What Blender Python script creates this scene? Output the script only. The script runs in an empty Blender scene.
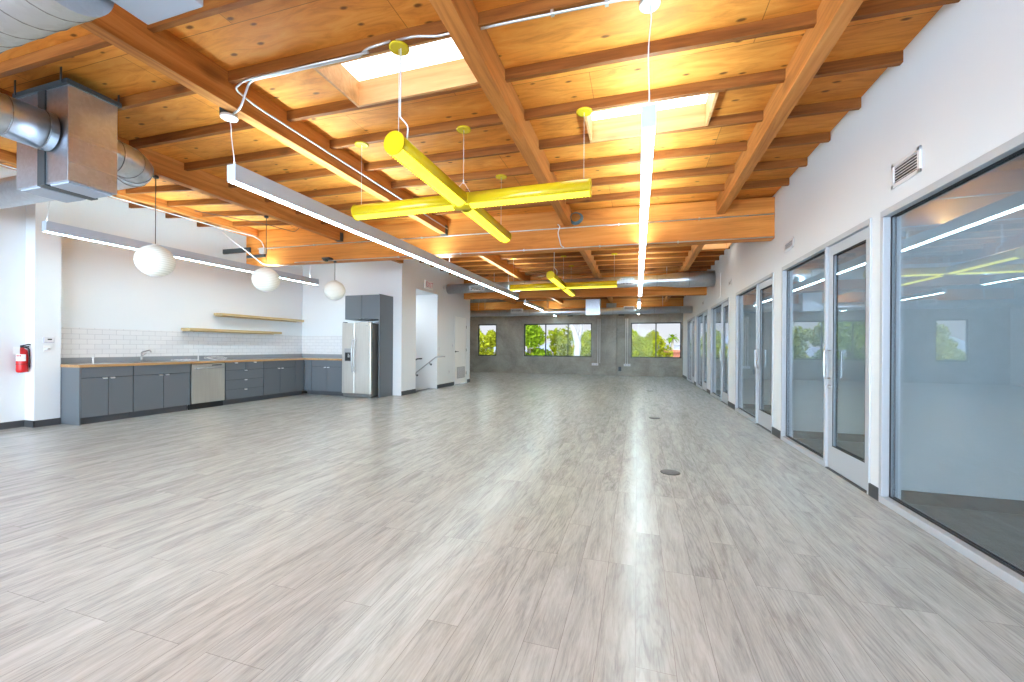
import bpy, bmesh, math, random
from mathutils import Vector, Matrix
random.seed(7)
PI = math.pi
sc = bpy.context.scene
C = sc.collection

# ------------------------------------------------------------------ materials
def new_mat(name):
    m = bpy.data.materials.new(name); m.use_nodes = True
    nt = m.node_tree
    return m, nt, nt.nodes['Principled BSDF']

def simple(name, col, rough=0.5, metal=0.0, emit=None, estr=0.0, spec=0.5, bump=0.0, bscale=80.0):
    m, nt, b = new_mat(name)
    b.inputs['Base Color'].default_value = (*col, 1)
    b.inputs['Roughness'].default_value = rough
    b.inputs['Metallic'].default_value = metal
    b.inputs['Specular IOR Level'].default_value = spec
    if emit:
        b.inputs['Emission Color'].default_value = (*emit, 1)
        b.inputs['Emission Strength'].default_value = estr
    if bump:
        tc = nt.nodes.new('ShaderNodeTexCoord'); n = nt.nodes.new('ShaderNodeTexNoise')
        n.inputs['Scale'].default_value = bscale
        bp = nt.nodes.new('ShaderNodeBump'); bp.inputs['Strength'].default_value = bump; bp.inputs['Distance'].default_value = 0.01
        nt.links.new(tc.outputs['Object'], n.inputs['Vector']); nt.links.new(n.outputs['Fac'], bp.inputs['Height'])
        nt.links.new(bp.outputs['Normal'], b.inputs['Normal'])
    return m

def ramp(nt, stops):
    r = nt.nodes.new('ShaderNodeValToRGB')
    e = r.color_ramp.elements
    while len(e) < len(stops): e.new(0.5)
    for k, (p, c) in enumerate(stops):
        e[k].position = p; e[k].color = (*c, 1)
    return r

def mapped(nt, scale, rand=True):
    """object coordinates, shifted at random per object, scaled"""
    tc = nt.nodes.new('ShaderNodeTexCoord'); mp = nt.nodes.new('ShaderNodeMapping')
    src = tc.outputs['Object']
    if rand:
        oi = nt.nodes.new('ShaderNodeObjectInfo'); ml = nt.nodes.new('ShaderNodeMath'); ml.operation = 'MULTIPLY'; ml.inputs[1].default_value = 37.0
        nt.links.new(oi.outputs['Random'], ml.inputs[0])
        ad = nt.nodes.new('ShaderNodeVectorMath'); ad.operation = 'ADD'
        nt.links.new(src, ad.inputs[0]); nt.links.new(ml.outputs[0], ad.inputs[1]); src = ad.outputs[0]
    mp.inputs['Scale'].default_value = scale
    nt.links.new(src, mp.inputs['Vector'])
    return mp.outputs['Vector']

def noise(nt, vec, scale, detail=4, rough=0.6, dist=0.0):
    n = nt.nodes.new('ShaderNodeTexNoise')
    n.inputs['Scale'].default_value = scale; n.inputs['Detail'].default_value = detail
    n.inputs['Roughness'].default_value = rough; n.inputs['Distortion'].default_value = dist
    nt.links.new(vec, n.inputs['Vector']); return n.outputs['Fac']

def mixc(nt, fac, a, b, mode='MIX'):
    m = nt.nodes.new('ShaderNodeMix'); m.data_type = 'RGBA'; m.blend_type = mode
    for s, v in ((m.inputs[0], fac), (m.inputs[6], a), (m.inputs[7], b)):
        if hasattr(v, 'links') or hasattr(v, 'is_linked'): nt.links.new(v, s)
        elif isinstance(v, (int, float)): s.default_value = v
        else: s.default_value = (*v, 1)
    return m.outputs[2]

def mth(nt, op, a, b=None):
    m = nt.nodes.new('ShaderNodeMath'); m.operation = op
    for s, v in ((m.inputs[0], a), (m.inputs[1], b)):
        if v is None: continue
        if isinstance(v, (int, float)): s.default_value = v
        else: nt.links.new(v, s)
    return m.outputs[0]

def wood(name, dark, mid, light, axis='X', fine=9.0, stretch=14.0, rough=0.55, knots=0.6, knot_scale=2.2, rand=True, seams=False):
    m, nt, b = new_mat(name)
    s = [1.0, 1.0, 1.0]; s['XYZ'.index(axis)] = 1.0 / stretch
    v = mapped(nt, s, rand)
    g = noise(nt, v, fine, 6, 0.65, 1.2)
    r = ramp(nt, [(0.30, dark), (0.50, mid), (0.72, light)])
    nt.links.new(g, r.inputs['Fac'])
    col = r.outputs['Color']
    s2 = [1.0, 1.0, 1.0]; s2['XYZ'.index(axis)] = 0.35
    big = noise(nt, mapped(nt, s2, rand), 1.3, 3, 0.5, 0.4)
    rb = ramp(nt, [(0.3, (0.78, 0.74, 0.70)), (0.7, (1.12, 1.12, 1.12))])
    nt.links.new(big, rb.inputs['Fac'])
    col = mixc(nt, 1.0, col, rb.outputs['Color'], 'MULTIPLY')
    if knots:
        s3 = [1.0, 1.0, 1.0]; s3['XYZ'.index(axis)] = 0.45
        vo = nt.nodes.new('ShaderNodeTexVoronoi'); vo.inputs['Scale'].default_value = knot_scale
        if seams: vo.voronoi_dimensions = '2D'
        vk = mapped(nt, s3, rand)
        nt.links.new(vk, vo.inputs['Vector'])
        kn = noise(nt, vk, 9.0, 3, 0.6)
        d = mth(nt, 'ADD', vo.outputs['Distance'], mth(nt, 'MULTIPLY', mth(nt, 'SUBTRACT', kn, 0.5), 0.14))
        rk = ramp(nt, [(0.035, (1, 1, 1)), (0.085, (0, 0, 0))]) if seams else ramp(nt, [(0.05, (1, 1, 1)), (0.2, (0, 0, 0))])
        nt.links.new(d, rk.inputs['Fac'])
        sep = nt.nodes.new('ShaderNodeSeparateColor'); nt.links.new(vo.outputs['Color'], sep.inputs['Color'])
        sel = mth(nt, 'GREATER_THAN', sep.outputs[0], 0.45)
        f = mth(nt, 'MULTIPLY', mth(nt, 'MULTIPLY', rk.outputs['Color'], sel), knots)
        col = mixc(nt, f, col, tuple(c * 0.15 for c in dark))
    if seams:
        br = nt.nodes.new('ShaderNodeTexBrick'); br.inputs['Scale'].default_value = 1.0; br.offset = 0.5
        br.inputs['Brick Width'].default_value = 2.44; br.inputs['Row Height'].default_value = 1.21; br.inputs['Mortar Size'].default_value = 0.003
        mp = nt.nodes.new('ShaderNodeMapping'); mp.inputs['Location'].default_value = (0.4, 0.18, 0); tc2 = nt.nodes.new('ShaderNodeTexCoord')
        nt.links.new(tc2.outputs['Object'], mp.inputs['Vector']); nt.links.new(mp.outputs['Vector'], br.inputs['Vector'])
        br.inputs['Color1'].default_value = (0.86, 0.84, 0.82, 1); br.inputs['Color2'].default_value = (1.06, 1.06, 1.06, 1); br.inputs['Mortar'].default_value = (0.5, 0.42, 0.35, 1)
        col = mixc(nt, 1.0, col, br.outputs['Color'], 'MULTIPLY')
    nt.links.new(col, b.inputs['Base Color'])
    b.inputs['Roughness'].default_value = rough
    b.inputs['Specular IOR Level'].default_value = 0.3
    bp = nt.nodes.new('ShaderNodeBump'); bp.inputs['Strength'].default_value = 0.15; bp.inputs['Distance'].default_value = 0.004
    nt.links.new(g, bp.inputs['Height']); nt.links.new(bp.outputs['Normal'], b.inputs['Normal'])
    return m

M = {}
M['white'] = simple('white_paint', (0.765, 0.795, 0.82), 0.6, bump=0.06, bscale=160)
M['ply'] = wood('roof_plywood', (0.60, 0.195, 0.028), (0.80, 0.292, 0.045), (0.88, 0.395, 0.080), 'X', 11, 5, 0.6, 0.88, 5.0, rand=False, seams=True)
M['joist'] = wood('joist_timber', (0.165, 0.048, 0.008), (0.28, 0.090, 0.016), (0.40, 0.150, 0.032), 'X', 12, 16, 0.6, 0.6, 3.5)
M['beam'] = wood('beam_timber', (0.36, 0.118, 0.024), (0.56, 0.205, 0.045), (0.70, 0.31, 0.090), 'Y', 10, 16, 0.55, 0.5, 3.0)
M['girder'] = wood('girder_timber', (0.44, 0.140, 0.020), (0.63, 0.225, 0.038), (0.74, 0.31, 0.07), 'X', 9, 18, 0.55, 0.35, 2.2)
M['curb'] = wood('skylight_curb_timber', (0.50, 0.24, 0.08), (0.66, 0.35, 0.14), (0.74, 0.44, 0.2), 'X', 9, 14, 0.55, 0.3, 3.0)
M['shelfwood'] = wood('birch_wood', (0.46, 0.33, 0.15), (0.58, 0.44, 0.23), (0.66, 0.52, 0.29), 'Y', 10, 20, 0.45, 0.0)
M['edgewood'] = wood('plywood_edge', (0.40, 0.22, 0.09), (0.55, 0.33, 0.15), (0.64, 0.42, 0.22), 'Y', 14, 20, 0.5, 0.0)
M['alu'] = simple('anodised_aluminium', (0.50, 0.53, 0.57), 0.45, 0.15)
M['steel'] = None
M['chrome'] = simple('brushed_chrome', (0.46, 0.46, 0.47), 0.28, 1.0)
M['pull'] = simple('satin_silver_pull', (0.74, 0.75, 0.77), 0.35, 0.3)
M['black'] = simple('black_rubber', (0.012, 0.012, 0.014), 0.5)
M['darkbase'] = simple('charcoal_base', (0.060, 0.064, 0.070), 0.55)
M['gasket'] = simple('gasket_and_gap_shade', (0.02, 0.022, 0.028), 0.6)
M['cab'] = simple('grey_laminate', (0.130, 0.150, 0.172), 0.42)
M['cabdark'] = simple('grey_laminate_kick', (0.085, 0.09, 0.1), 0.5)
M['counter'] = simple('grey_worktop', (0.30, 0.315, 0.335), 0.35)
M['yellow'] = simple('yellow_enamel', (0.64, 0.475, 0.013), 0.2)
M['yellowlens'] = simple('yellow_lens', (0.85, 0.78, 0.05), 0.4, emit=(1.0, 0.93, 0.06), estr=1.15)
M['lamp'] = simple('lamp_lens', (0.9, 0.9, 0.9), 0.5, emit=(0.67, 0.92, 1.0), estr=23.0)
M['upfill'] = simple('added_uplight_lens', (0.9, 0.9, 0.9), 0.5, emit=(0.60, 0.89, 1.0), estr=50.0)
M['lampbody'] = simple('silver_lamp_housing', (0.50, 0.56, 0.66), 0.4, 0.0)
M['officefill'] = simple('office_fill_lens', (0.9, 0.9, 0.9), 0.5, emit=(0.85, 0.94, 1.0), estr=2.6)
M['stairfill'] = simple('stair_fill_lens', (0.9, 0.9, 0.9), 0.5, emit=(0.9, 0.96, 1.0), estr=26.0)
M['skypane'] = simple('skylight_pane', (0.9, 0.9, 0.9), 0.5, emit=(0.86, 0.96, 1.0), estr=2.2)
M['paper'] = simple('paper_shade', (0.82, 0.83, 0.77), 0.8, emit=(0.95, 1.0, 0.95), estr=0.08)
M['wire'] = simple('white_wire', (0.7, 0.7, 0.72), 0.5)
M['darkwire'] = simple('dark_wire', (0.06, 0.05, 0.05), 0.6)
M['conduit'] = simple('conduit_steel', (0.62, 0.63, 0.65), 0.32, 0.75)
M['conduitw'] = simple('white_conduit', (0.78, 0.78, 0.78), 0.45)
M['red'] = simple('red_enamel', (0.62, 0.012, 0.016), 0.3)
M['paperwhite'] = simple('white_label', (0.85, 0.85, 0.85), 0.6)
M['plastic'] = simple('white_plastic', (0.74, 0.74, 0.76), 0.4)
M['lilac'] = simple('pale_lilac_plastic', (0.55, 0.55, 0.66), 0.4)
M['pinkletter'] = simple('faded_red_letters', (0.55, 0.16, 0.20), 0.5)
M['bracket'] = simple('dark_steel_bracket', (0.07, 0.085, 0.095), 0.45, 0.6)
M['doorwhite'] = simple('white_door_paint', (0.87, 0.88, 0.87), 0.45)
M['louvre'] = simple('grey_louvre', (0.42, 0.43, 0.45), 0.5)
M['whiteunit'] = simple('white_sheet_metal', (0.40, 0.44, 0.52), 0.45)

nt = M['paper'].node_tree
tc = nt.nodes.new('ShaderNodeTexCoord'); wv = nt.nodes.new('ShaderNodeTexWave'); wv.bands_direction = 'Z'; wv.inputs['Scale'].default_value = 12; wv.inputs['Distortion'].default_value = 0.6
nt.links.new(tc.outputs['Object'], wv.inputs['Vector'])
pr = ramp(nt, [(0.0, (0.66, 0.67, 0.61)), (0.5, (0.80, 0.81, 0.75))]); nt.links.new(wv.outputs['Fac'], pr.inputs['Fac']); nt.links.new(pr.outputs['Color'], nt.nodes['Principled BSDF'].inputs['Base Color'])
def galv(name, base=(0.60, 0.61, 0.62), rough=0.3, scale=22, spangle=0.16, metal=0.9):
    m, nt, b = new_mat(name)
    v = mapped(nt, (1, 1, 1))
    vo = nt.nodes.new('ShaderNodeTexVoronoi'); vo.inputs['Scale'].default_value = scale
    nt.links.new(v, vo.inputs['Vector'])
    sp = nt.nodes.new('ShaderNodeSeparateColor'); nt.links.new(vo.outputs['Color'], sp.inputs['Color'])
    r = ramp(nt, [(0.0, tuple(c * (1 - spangle) for c in base)), (1.0, tuple(min(1, c * (1 + spangle)) for c in base))])
    nt.links.new(sp.outputs[0], r.inputs['Fac'])
    nt.links.new(r.outputs['Color'], b.inputs['Base Color'])
    b.inputs['Metallic'].default_value = metal
    rr = mth(nt, 'ADD', mth(nt, 'MULTIPLY', sp.outputs[1], 0.04), rough)
    nt.links.new(rr, b.inputs['Roughness'])
    return m
M['galv'] = galv('galvanised_sheet', (0.60, 0.63, 0.67), 0.28, 26, 0.05, 0.9)
M['galvbox'] = galv('galvanised_box', (0.53, 0.565, 0.63), 0.29, 40, 0.06, 0.92)
M['seam'] = simple('duct_seam_steel', (0.30, 0.30, 0.31), 0.4, 0.8)

def stainless(name, base, axis='Z'):
    m, nt, b = new_mat(name)
    s = [18.0, 18.0, 18.0]; s['XYZ'.index(axis)] = 0.6
    g = noise(nt, mapped(nt, s), 3.0, 4, 0.6)
    r = ramp(nt, [(0.3, tuple(c * 0.88 for c in base)), (0.7, base)])
    nt.links.new(g, r.inputs['Fac']); nt.links.new(r.outputs['Color'], b.inputs['Base Color'])
    b.inputs['Metallic'].default_value = 0.85
    b.inputs['Roughness'].default_value = 0.34
    return m
M['steel'] = stainless('stainless_steel', (0.66, 0.64, 0.60))
M['steelside'] = simple('fridge_side_grey', (0.20, 0.205, 0.21), 0.5, 0.3)

# floor planks run along Y
def floor_mat():
    m, nt, b = new_mat('vinyl_plank')
    tc = nt.nodes.new('ShaderNodeTexCoord')
    mp = nt.nodes.new('ShaderNodeMapping'); mp.inputs['Rotation'].default_value = (0, 0, PI / 2)
    nt.links.new(tc.outputs['Object'], mp.inputs['Vector'])
    br = nt.nodes.new('ShaderNodeTexBrick')
    br.offset = 0.37; br.offset_frequency = 3; br.squash = 1
    br.inputs['Scale'].default_value = 1.0
    br.inputs['Brick Width'].default_value = 1.22; br.inputs['Row Height'].default_value = 0.152
    br.inputs['Mortar Size'].default_value = 0.0012; br.inputs['Mortar Smooth'].default_value = 0.2
    br.inputs['Bias'].default_value = 0.0
    br.inputs['Color1'].default_value = (0, 0, 0, 1); br.inputs['Color2'].default_value = (1, 1, 1, 1)
    br.inputs['Mortar'].default_value = (0.5, 0.5, 0.5, 1)
    nt.links.new(mp.outputs['Vector'], br.inputs['Vector'])
    sep = nt.nodes.new('ShaderNodeSeparateColor'); nt.links.new(br.outputs['Color'], sep.inputs['Color'])
    pr = sep.outputs[0]
    # grain coordinates, shifted per plank
    sx = nt.nodes.new('ShaderNodeSeparateXYZ'); nt.links.new(tc.outputs['Object'], sx.inputs['Vector'])
    cx = nt.nodes.new('ShaderNodeCombineXYZ')
    nt.links.new(sx.outputs[0], cx.inputs[0]); nt.links.new(sx.outputs[1], cx.inputs[1])
    nt.links.new(mth(nt, 'MULTIPLY', pr, 60.0), cx.inputs[2])
    mp2 = nt.nodes.new('ShaderNodeMapping'); mp2.inputs['Scale'].default_value = (1, 0.07, 1)
    nt.links.new(cx.outputs[0], mp2.inputs['Vector'])
    fine = noise(nt, mp2.outputs['Vector'], 80, 6, 0.72, 0.8)
    mp3 = nt.nodes.new('ShaderNodeMapping'); mp3.inputs['Scale'].default_value = (1, 0.16, 1)
    nt.links.new(cx.outputs[0], mp3.inputs['Vector'])
    mid = noise(nt, mp3.outputs['Vector'], 9, 4, 0.6, 1.5)
    r1 = ramp(nt, [(0.36, (0.300, 0.318, 0.316)), (0.5, (0.435, 0.458, 0.456)), (0.63, (0.535, 0.564, 0.564))])
    tone = mth(nt, 'ADD', mth(nt, 'MULTIPLY', mid, 0.52), mth(nt, 'ADD', mth(nt, 'MULTIPLY', fine, 0.45), mth(nt, 'MULTIPLY', pr, 0.05)))
    nt.links.new(tone, r1.inputs['Fac'])
    # cathedral grain lines
    wv = nt.nodes.new('ShaderNodeTexWave'); wv.wave_type = 'RINGS'; wv.rings_direction = 'Z'
    wv.inputs['Scale'].default_value = 17; wv.inputs['Distortion'].default_value = 11; wv.inputs['Detail'].default_value = 2; wv.inputs['Detail Scale'].default_value = 1.2
    mp4 = nt.nodes.new('ShaderNodeMapping'); mp4.inputs['Scale'].default_value = (1, 0.13, 1)
    nt.links.new(cx.outputs[0], mp4.inputs['Vector']); nt.links.new(mp4.outputs['Vector'], wv.inputs['Vector'])
    rw = ramp(nt, [(0.0, (0.74, 0.735, 0.73)), (0.40, (1, 1, 1))]); nt.links.new(wv.outputs['Fac'], rw.inputs['Fac'])
    msk = noise(nt, mp3.outputs['Vector'], 4, 2, 0.5)
    rmsk = ramp(nt, [(0.45, (0, 0, 0)), (0.6, (1, 1, 1))]); nt.links.new(msk, rmsk.inputs['Fac'])
    c = mixc(nt, mth(nt, 'MULTIPLY', rmsk.outputs['Color'], 0.55), r1.outputs['Color'], mixc(nt, 1.0, r1.outputs['Color'], rw.outputs['Color'], 'MULTIPLY'))
    c = mixc(nt, mth(nt, 'MULTIPLY', br.outputs['Fac'], 0.8), c, (0.22, 0.21, 0.20))
    nt.links.new(c, b.inputs['Base Color'])
    rr = mth(nt, 'ADD', 0.23, mth(nt, 'MULTIPLY', fine, 0.05))
    nt.links.new(rr, b.inputs['Roughness'])
    b.inputs['Specular IOR Level'].default_value = 0.5
    bp = nt.nodes.new('ShaderNodeBump'); bp.inputs['Strength'].default_value = 0.03; bp.inputs['Distance'].default_value = 0.002
    nt.links.new(fine, bp.inputs['Height']); nt.links.new(bp.outputs['Normal'], b.inputs['Normal'])
    return m
M['floor'] = floor_mat()

def concrete():
    m, nt, b = new_mat('board_concrete')
    v = mapped(nt, (1, 1, 1), False)
    a = noise(nt, v, 1.1, 5, 0.65, 0.6); f = noise(nt, v, 14, 4, 0.7)
    t = mth(nt, 'ADD', mth(nt, 'MULTIPLY', a, 0.75), mth(nt, 'MULTIPLY', f, 0.25))
    r = ramp(nt, [(0.30, (0.21, 0.205, 0.180)), (0.5, (0.335, 0.326, 0.292)), (0.68, (0.45, 0.438, 0.40))])
    nt.links.new(t, r.inputs['Fac']); nt.links.new(r.outputs['Color'], b.inputs['Base Color'])
    b.inputs['Roughness'].default_value = 0.8
    bp = nt.nodes.new('ShaderNodeBump'); bp.inputs['Strength'].default_value = 0.3; bp.inputs['Distance'].default_value = 0.01
    nt.links.new(f, bp.inputs['Height']); nt.links.new(bp.outputs['Normal'], b.inputs['Normal'])
    return m
M['concrete'] = concrete()

def tile_mat(axis):
    m, nt, b = new_mat('subway_tile_' + axis.lower())
    tc = nt.nodes.new('ShaderNodeTexCoord'); sx = nt.nodes.new('ShaderNodeSeparateXYZ')
    nt.links.new(tc.outputs['Object'], sx.inputs[0])
    cb = nt.nodes.new('ShaderNodeCombineXYZ')
    nt.links.new(sx.outputs['XYZ'.index(axis)], cb.inputs[0]); nt.links.new(sx.outputs[2], cb.inputs[1])
    br = nt.nodes.new('ShaderNodeTexBrick'); br.inputs['Scale'].default_value = 1
    br.inputs['Brick Width'].default_value = 0.203; br.inputs['Row Height'].default_value = 0.084
    br.inputs['Mortar Size'].default_value = 0.0026; br.inputs['Mortar Smooth'].default_value = 0.3
    br.inputs['Color1'].default_value = (0.80, 0.80, 0.81, 1); br.inputs['Color2'].default_value = (0.76, 0.765, 0.78, 1)
    br.inputs['Mortar'].default_value = (0.50, 0.50, 0.53, 1)
    nt.links.new(cb.outputs[0], br.inputs['Vector'])
    nt.links.new(br.outputs['Color'], b.inputs['Base Color'])
    b.inputs['Roughness'].default_value = 0.14
    bp = nt.nodes.new('ShaderNodeBump'); bp.invert = True; bp.inputs['Strength'].default_value = 0.35; bp.inputs['Distance'].default_value = 0.003
    nt.links.new(br.outputs['Fac'], bp.inputs['Height']); nt.links.new(bp.outputs['Normal'], b.inputs['Normal'])
    return m
M['tiley'] = tile_mat('Y'); M['tilex'] = tile_mat('X')

def carpet():
    m, nt, b = new_mat('grey_carpet')
    v = mapped(nt, (1, 1, 1), False)
    f = noise(nt, v, 120, 3, 0.8); a = noise(nt, v, 6, 4, 0.6)
    r = ramp(nt, [(0.3, (0.10, 0.108, 0.118)), (0.7, (0.21, 0.222, 0.236))])
    nt.links.new(mth(nt, 'ADD', mth(nt, 'MULTIPLY', f, 0.7), mth(nt, 'MULTIPLY', a, 0.3)), r.inputs['Fac'])
    nt.links.new(r.outputs['Color'], b.inputs['Base Color']); b.inputs['Roughness'].default_value = 0.95
    return m
M['carpet'] = carpet()

def glass_mat(name, tint, ior=1.5):
    m = bpy.data.materials.new(name); m.use_nodes = True; nt = m.node_tree
    nt.nodes.remove(nt.nodes['Principled BSDF'])
    out = nt.nodes['Material Output']
    tr = nt.nodes.new('ShaderNodeBsdfTransparent'); tr.inputs['Color'].default_value = (*tint, 1)
    gl = nt.nodes.new('ShaderNodeBsdfGlossy'); gl.inputs['Roughness'].default_value = 0.0; gl.inputs['Color'].default_value = (0.95, 0.97, 1.0, 1)
    geo = nt.nodes.new('ShaderNodeNewGeometry')
    fr = nt.nodes.new('ShaderNodeFresnel')
    i = mth(nt, 'ADD', mth(nt, 'MULTIPLY', geo.outputs['Backfacing'], 1.0 / ior - ior), ior)
    nt.links.new(i, fr.inputs['IOR'])
    mx = nt.nodes.new('ShaderNodeMixShader')
    nt.links.new(fr.outputs[0], mx.inputs[0]); nt.links.new(tr.outputs[0], mx.inputs[1]); nt.links.new(gl.outputs[0], mx.inputs[2])
    nt.links.new(mx.outputs[0], out.inputs['Surface'])
    return m
M['glass'] = glass_mat('office_glass', (0.84, 0.89, 0.91), 2.0)
M['wglass'] = glass_mat('window_glass', (0.97, 0.98, 0.98), 1.12)

def leaf_mat(name, a, b_):
    m, nt, b = new_mat(name)
    v = mapped(nt, (1, 1, 1)); n = noise(nt, v, 3.5, 3, 0.6)
    r = ramp(nt, [(0.3, a), (0.7, b_)]); nt.links.new(n, r.inputs['Fac'])
    nt.links.new(r.outputs['Color'], b.inputs['Base Color']); b.inputs['Roughness'].default_value = 0.7; b.inputs['Specular IOR Level'].default_value = 0.05
    tl = nt.nodes.new('ShaderNodeBsdfTranslucent'); nt.links.new(r.outputs['Color'], tl.inputs['Color'])
    mx = nt.nodes.new('ShaderNodeMixShader'); mx.inputs[0].default_value = 0.4
    nt.links.new(b.outputs[0], mx.inputs[1]); nt.links.new(tl.outputs[0], mx.inputs[2])
    nt.links.new(mx.outputs[0], nt.nodes['Material Output'].inputs['Surface'])
    return m
M['leafy'] = leaf_mat('yellow_green_leaves', (0.095, 0.120, 0.003), (0.31, 0.30, 0.010))
M['leafg'] = leaf_mat('mid_green_leaves', (0.055, 0.100, 0.003), (0.20, 0.24, 0.010))
M['leafo'] = leaf_mat('olive_leaves', (0.105, 0.112, 0.004), (0.32, 0.28, 0.014))
M['bark'] = simple('tree_bark', (0.20, 0.15, 0.10), 0.9)
M['palebark'] = simple('pale_bark', (0.17, 0.145, 0.13), 0.8)
M['terracotta'] = simple('terracotta_wall', (0.24, 0.062, 0.026), 0.8)
M['stucco'] = simple('pale_stucco', (0.22, 0.195, 0.195), 0.8)
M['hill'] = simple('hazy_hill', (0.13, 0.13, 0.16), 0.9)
M['asphalt'] = simple('asphalt', (0.06, 0.06, 0.063), 0.9)
M['bluecar'] = simple('blue_paint', (0.008, 0.04, 0.15), 0.3)
M['darkglass'] = simple('dark_glass', (0.03, 0.04, 0.05), 0.1)

# ------------------------------------------------------------------ mesh helpers
def BM(): return bmesh.new()

def box(bm, x0, x1, y0, y1, z0, z1):
    x0, x1 = min(x0, x1), max(x0, x1); y0, y1 = min(y0, y1), max(y0, y1); z0, z1 = min(z0, z1), max(z0, z1)
    v = [bm.verts.new(p) for p in ((x0, y0, z0), (x1, y0, z0), (x1, y1, z0), (x0, y1, z0), (x0, y0, z1), (x1, y0, z1), (x1, y1, z1), (x0, y1, z1))]
    for f in ((0, 3, 2, 1), (4, 5, 6, 7), (0, 1, 5, 4), (1, 2, 6, 5), (2, 3, 7, 6), (3, 0, 4, 7)):
        bm.faces.new([v[i] for i in f])
    return bm

def frame_of(d):
    d = d.normalized()
    a = Vector((0, 0, 1)) if abs(d.z) < 0.9 else Vector((1, 0, 0))
    u = d.cross(a).normalized(); w = d.cross(u).normalized()
    return u, w

def cyl(bm, p0, p1, r0, r1=None, seg=24, caps=True, smooth=True):
    p0, p1 = Vector(p0), Vector(p1); r1 = r0 if r1 is None else r1
    u, w = frame_of(p1 - p0)
    A = []; B = []
    for k in range(seg):
        a = 2 * PI * k / seg; d = u * math.cos(a) + w * math.sin(a)
        A.append(bm.verts.new(p0 + d * r0)); B.append(bm.verts.new(p1 + d * r1))
    for k in range(seg):
        j = (k + 1) % seg
        f = bm.faces.new((A[k], B[k], B[j], A[j])); f.smooth = smooth
    if caps:
        bm.faces.new(A); bm.faces.new(B[::-1])
    return bm

def rounded_path(pts, rad=0.03, n=5):
    pts = [Vector(p) for p in pts]
    out = [pts[0]]
    for i in range(1, len(pts) - 1):
        a, b, c = pts[i - 1], pts[i], pts[i + 1]
        r = min(rad, (a - b).length * 0.45, (c - b).length * 0.45)
        p = b + (a - b).normalized() * r; q = b + (c - b).normalized() * r
        for k in range(n + 1):
            t = k / n
            out.append(p * (1 - t) ** 2 + b * 2 * t * (1 - t) + q * t * t)
    out.append(pts[-1])
    return out

def tube(bm, pts, r, seg=10, caps=True, radii=None):
    pts = [Vector(p) for p in pts]
    rings = []; pu = None
    for i, p in enumerate(pts):
        d = (pts[min(i + 1, len(pts) - 1)] - pts[max(i - 1, 0)])
        if d.length < 1e-9: continue
        d.normalize()
        if pu is None: u, w = frame_of(d)
        else:
            u = (pu - d * pu.dot(d))
            u = u.normalized() if u.length > 1e-6 else frame_of(d)[0]
            w = d.cross(u).normalized()
        pu = u
        rr = radii[i] if radii else r
        rings.append([bm.verts.new(p + (u * math.cos(2 * PI * k / seg) + w * math.sin(2 * PI * k / seg)) * rr) for k in range(seg)])
    for A, B in zip(rings, rings[1:]):
        for k in range(seg):
            j = (k + 1) % seg
            f = bm.faces.new((A[k], A[j], B[j], B[k])); f.smooth = True
    if caps and rings:
        bm.faces.new(rings[0][::-1]); bm.faces.new(rings[-1])
    return bm

def lathe(bm, c, prof, seg=28):
    """prof: list of (r, z) about the vertical axis through c"""
    c = Vector(c); rings = []
    for r, z in prof:
        rings.append([bm.verts.new(c + Vector((r * math.cos(2 * PI * k / seg), r * math.sin(2 * PI * k / seg), z))) for k in range(seg)])
    for A, B in zip(rings, rings[1:]):
        for k in range(seg):
            j = (k + 1) % seg
            f = bm.faces.new((A[k], A[j], B[j], B[k])); f.smooth = True
    bm.faces.new(rings[0][::-1]); bm.faces.new(rings[-1])
    return bm

def wloc(o):
    v = Vector((0, 0, 0))
    while o is not None:
        v = v + o.location; o = o.parent
    return v

def obj(name, bm, mat, parent=None, local=False, bevel=0.0, center=False):
    """one mesh object; bm is in world coordinates unless local"""
    bmesh.ops.recalc_face_normals(bm, faces=bm.faces[:])
    off = Vector((0, 0, 0))
    if parent is not None and not local: off = wloc(parent)
    elif center and bm.verts:
        xs = [v.co for v in bm.verts]
        off = Vector(((min(v.x for v in xs) + max(v.x for v in xs)) / 2, (min(v.y for v in xs) + max(v.y for v in xs)) / 2, min(v.z for v in xs)))
    if off.length > 0:
        for v in bm.verts: v.co -= off
    me = bpy.data.meshes.new(name); bm.to_mesh(me); bm.free()
    o = bpy.data.objects.new(name, me); C.objects.link(o)
    for mm in (mat if isinstance(mat, (list, tuple)) else [mat]): me.materials.append(mm)
    if parent is not None: o.parent = parent
    elif center: o.location = off
    if bevel:
        b = o.modifiers.new('edge', 'BEVEL'); b.width = bevel; b.segments = 2; b.limit_method = 'ANGLE'
    return o

def tag(o, label, cat, group=None):
    o['label'] = label; o['category'] = cat
    if group: o['group'] = group
    return o

def thing(name, label, cat, loc=(0, 0, 0), rotz=0.0, group=None):
    o = bpy.data.objects.new(name, None); C.objects.link(o)
    o.location = loc; o.rotation_euler = (0, 0, rotz); o.empty_display_size = 0.1
    return tag(o, label, cat, group)

def solo(name, bm, mat, label, cat, group=None, bevel=0.0):
    return tag(obj(name, bm, mat, None, bevel=bevel, center=True), label, cat, group)

def struct(name, bm, mat, parent=None, bevel=0.0, center=False):
    o = obj(name, bm, mat, parent, bevel=bevel, center=center)
    if parent is None: o['kind'] = 'structure'
    return o

def struct_root(name, loc):
    o = bpy.data.objects.new(name, None); C.objects.link(o); o.location = loc; o['kind'] = 'structure'
    return o

def dup(root, loc, label=None, group=None, rotz=None):
    r = root.copy(); C.objects.link(r); r.location = loc
    if rotz is not None: r.rotation_euler = (0, 0, rotz)
    if label: r['label'] = label
    if group: r['group'] = group
    for ch in list(root.children):
        c = ch.copy(); C.objects.link(c); c.parent = r
        for g in ch.children:
            d = g.copy(); C.objects.link(d); d.parent = c
    return r

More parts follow.
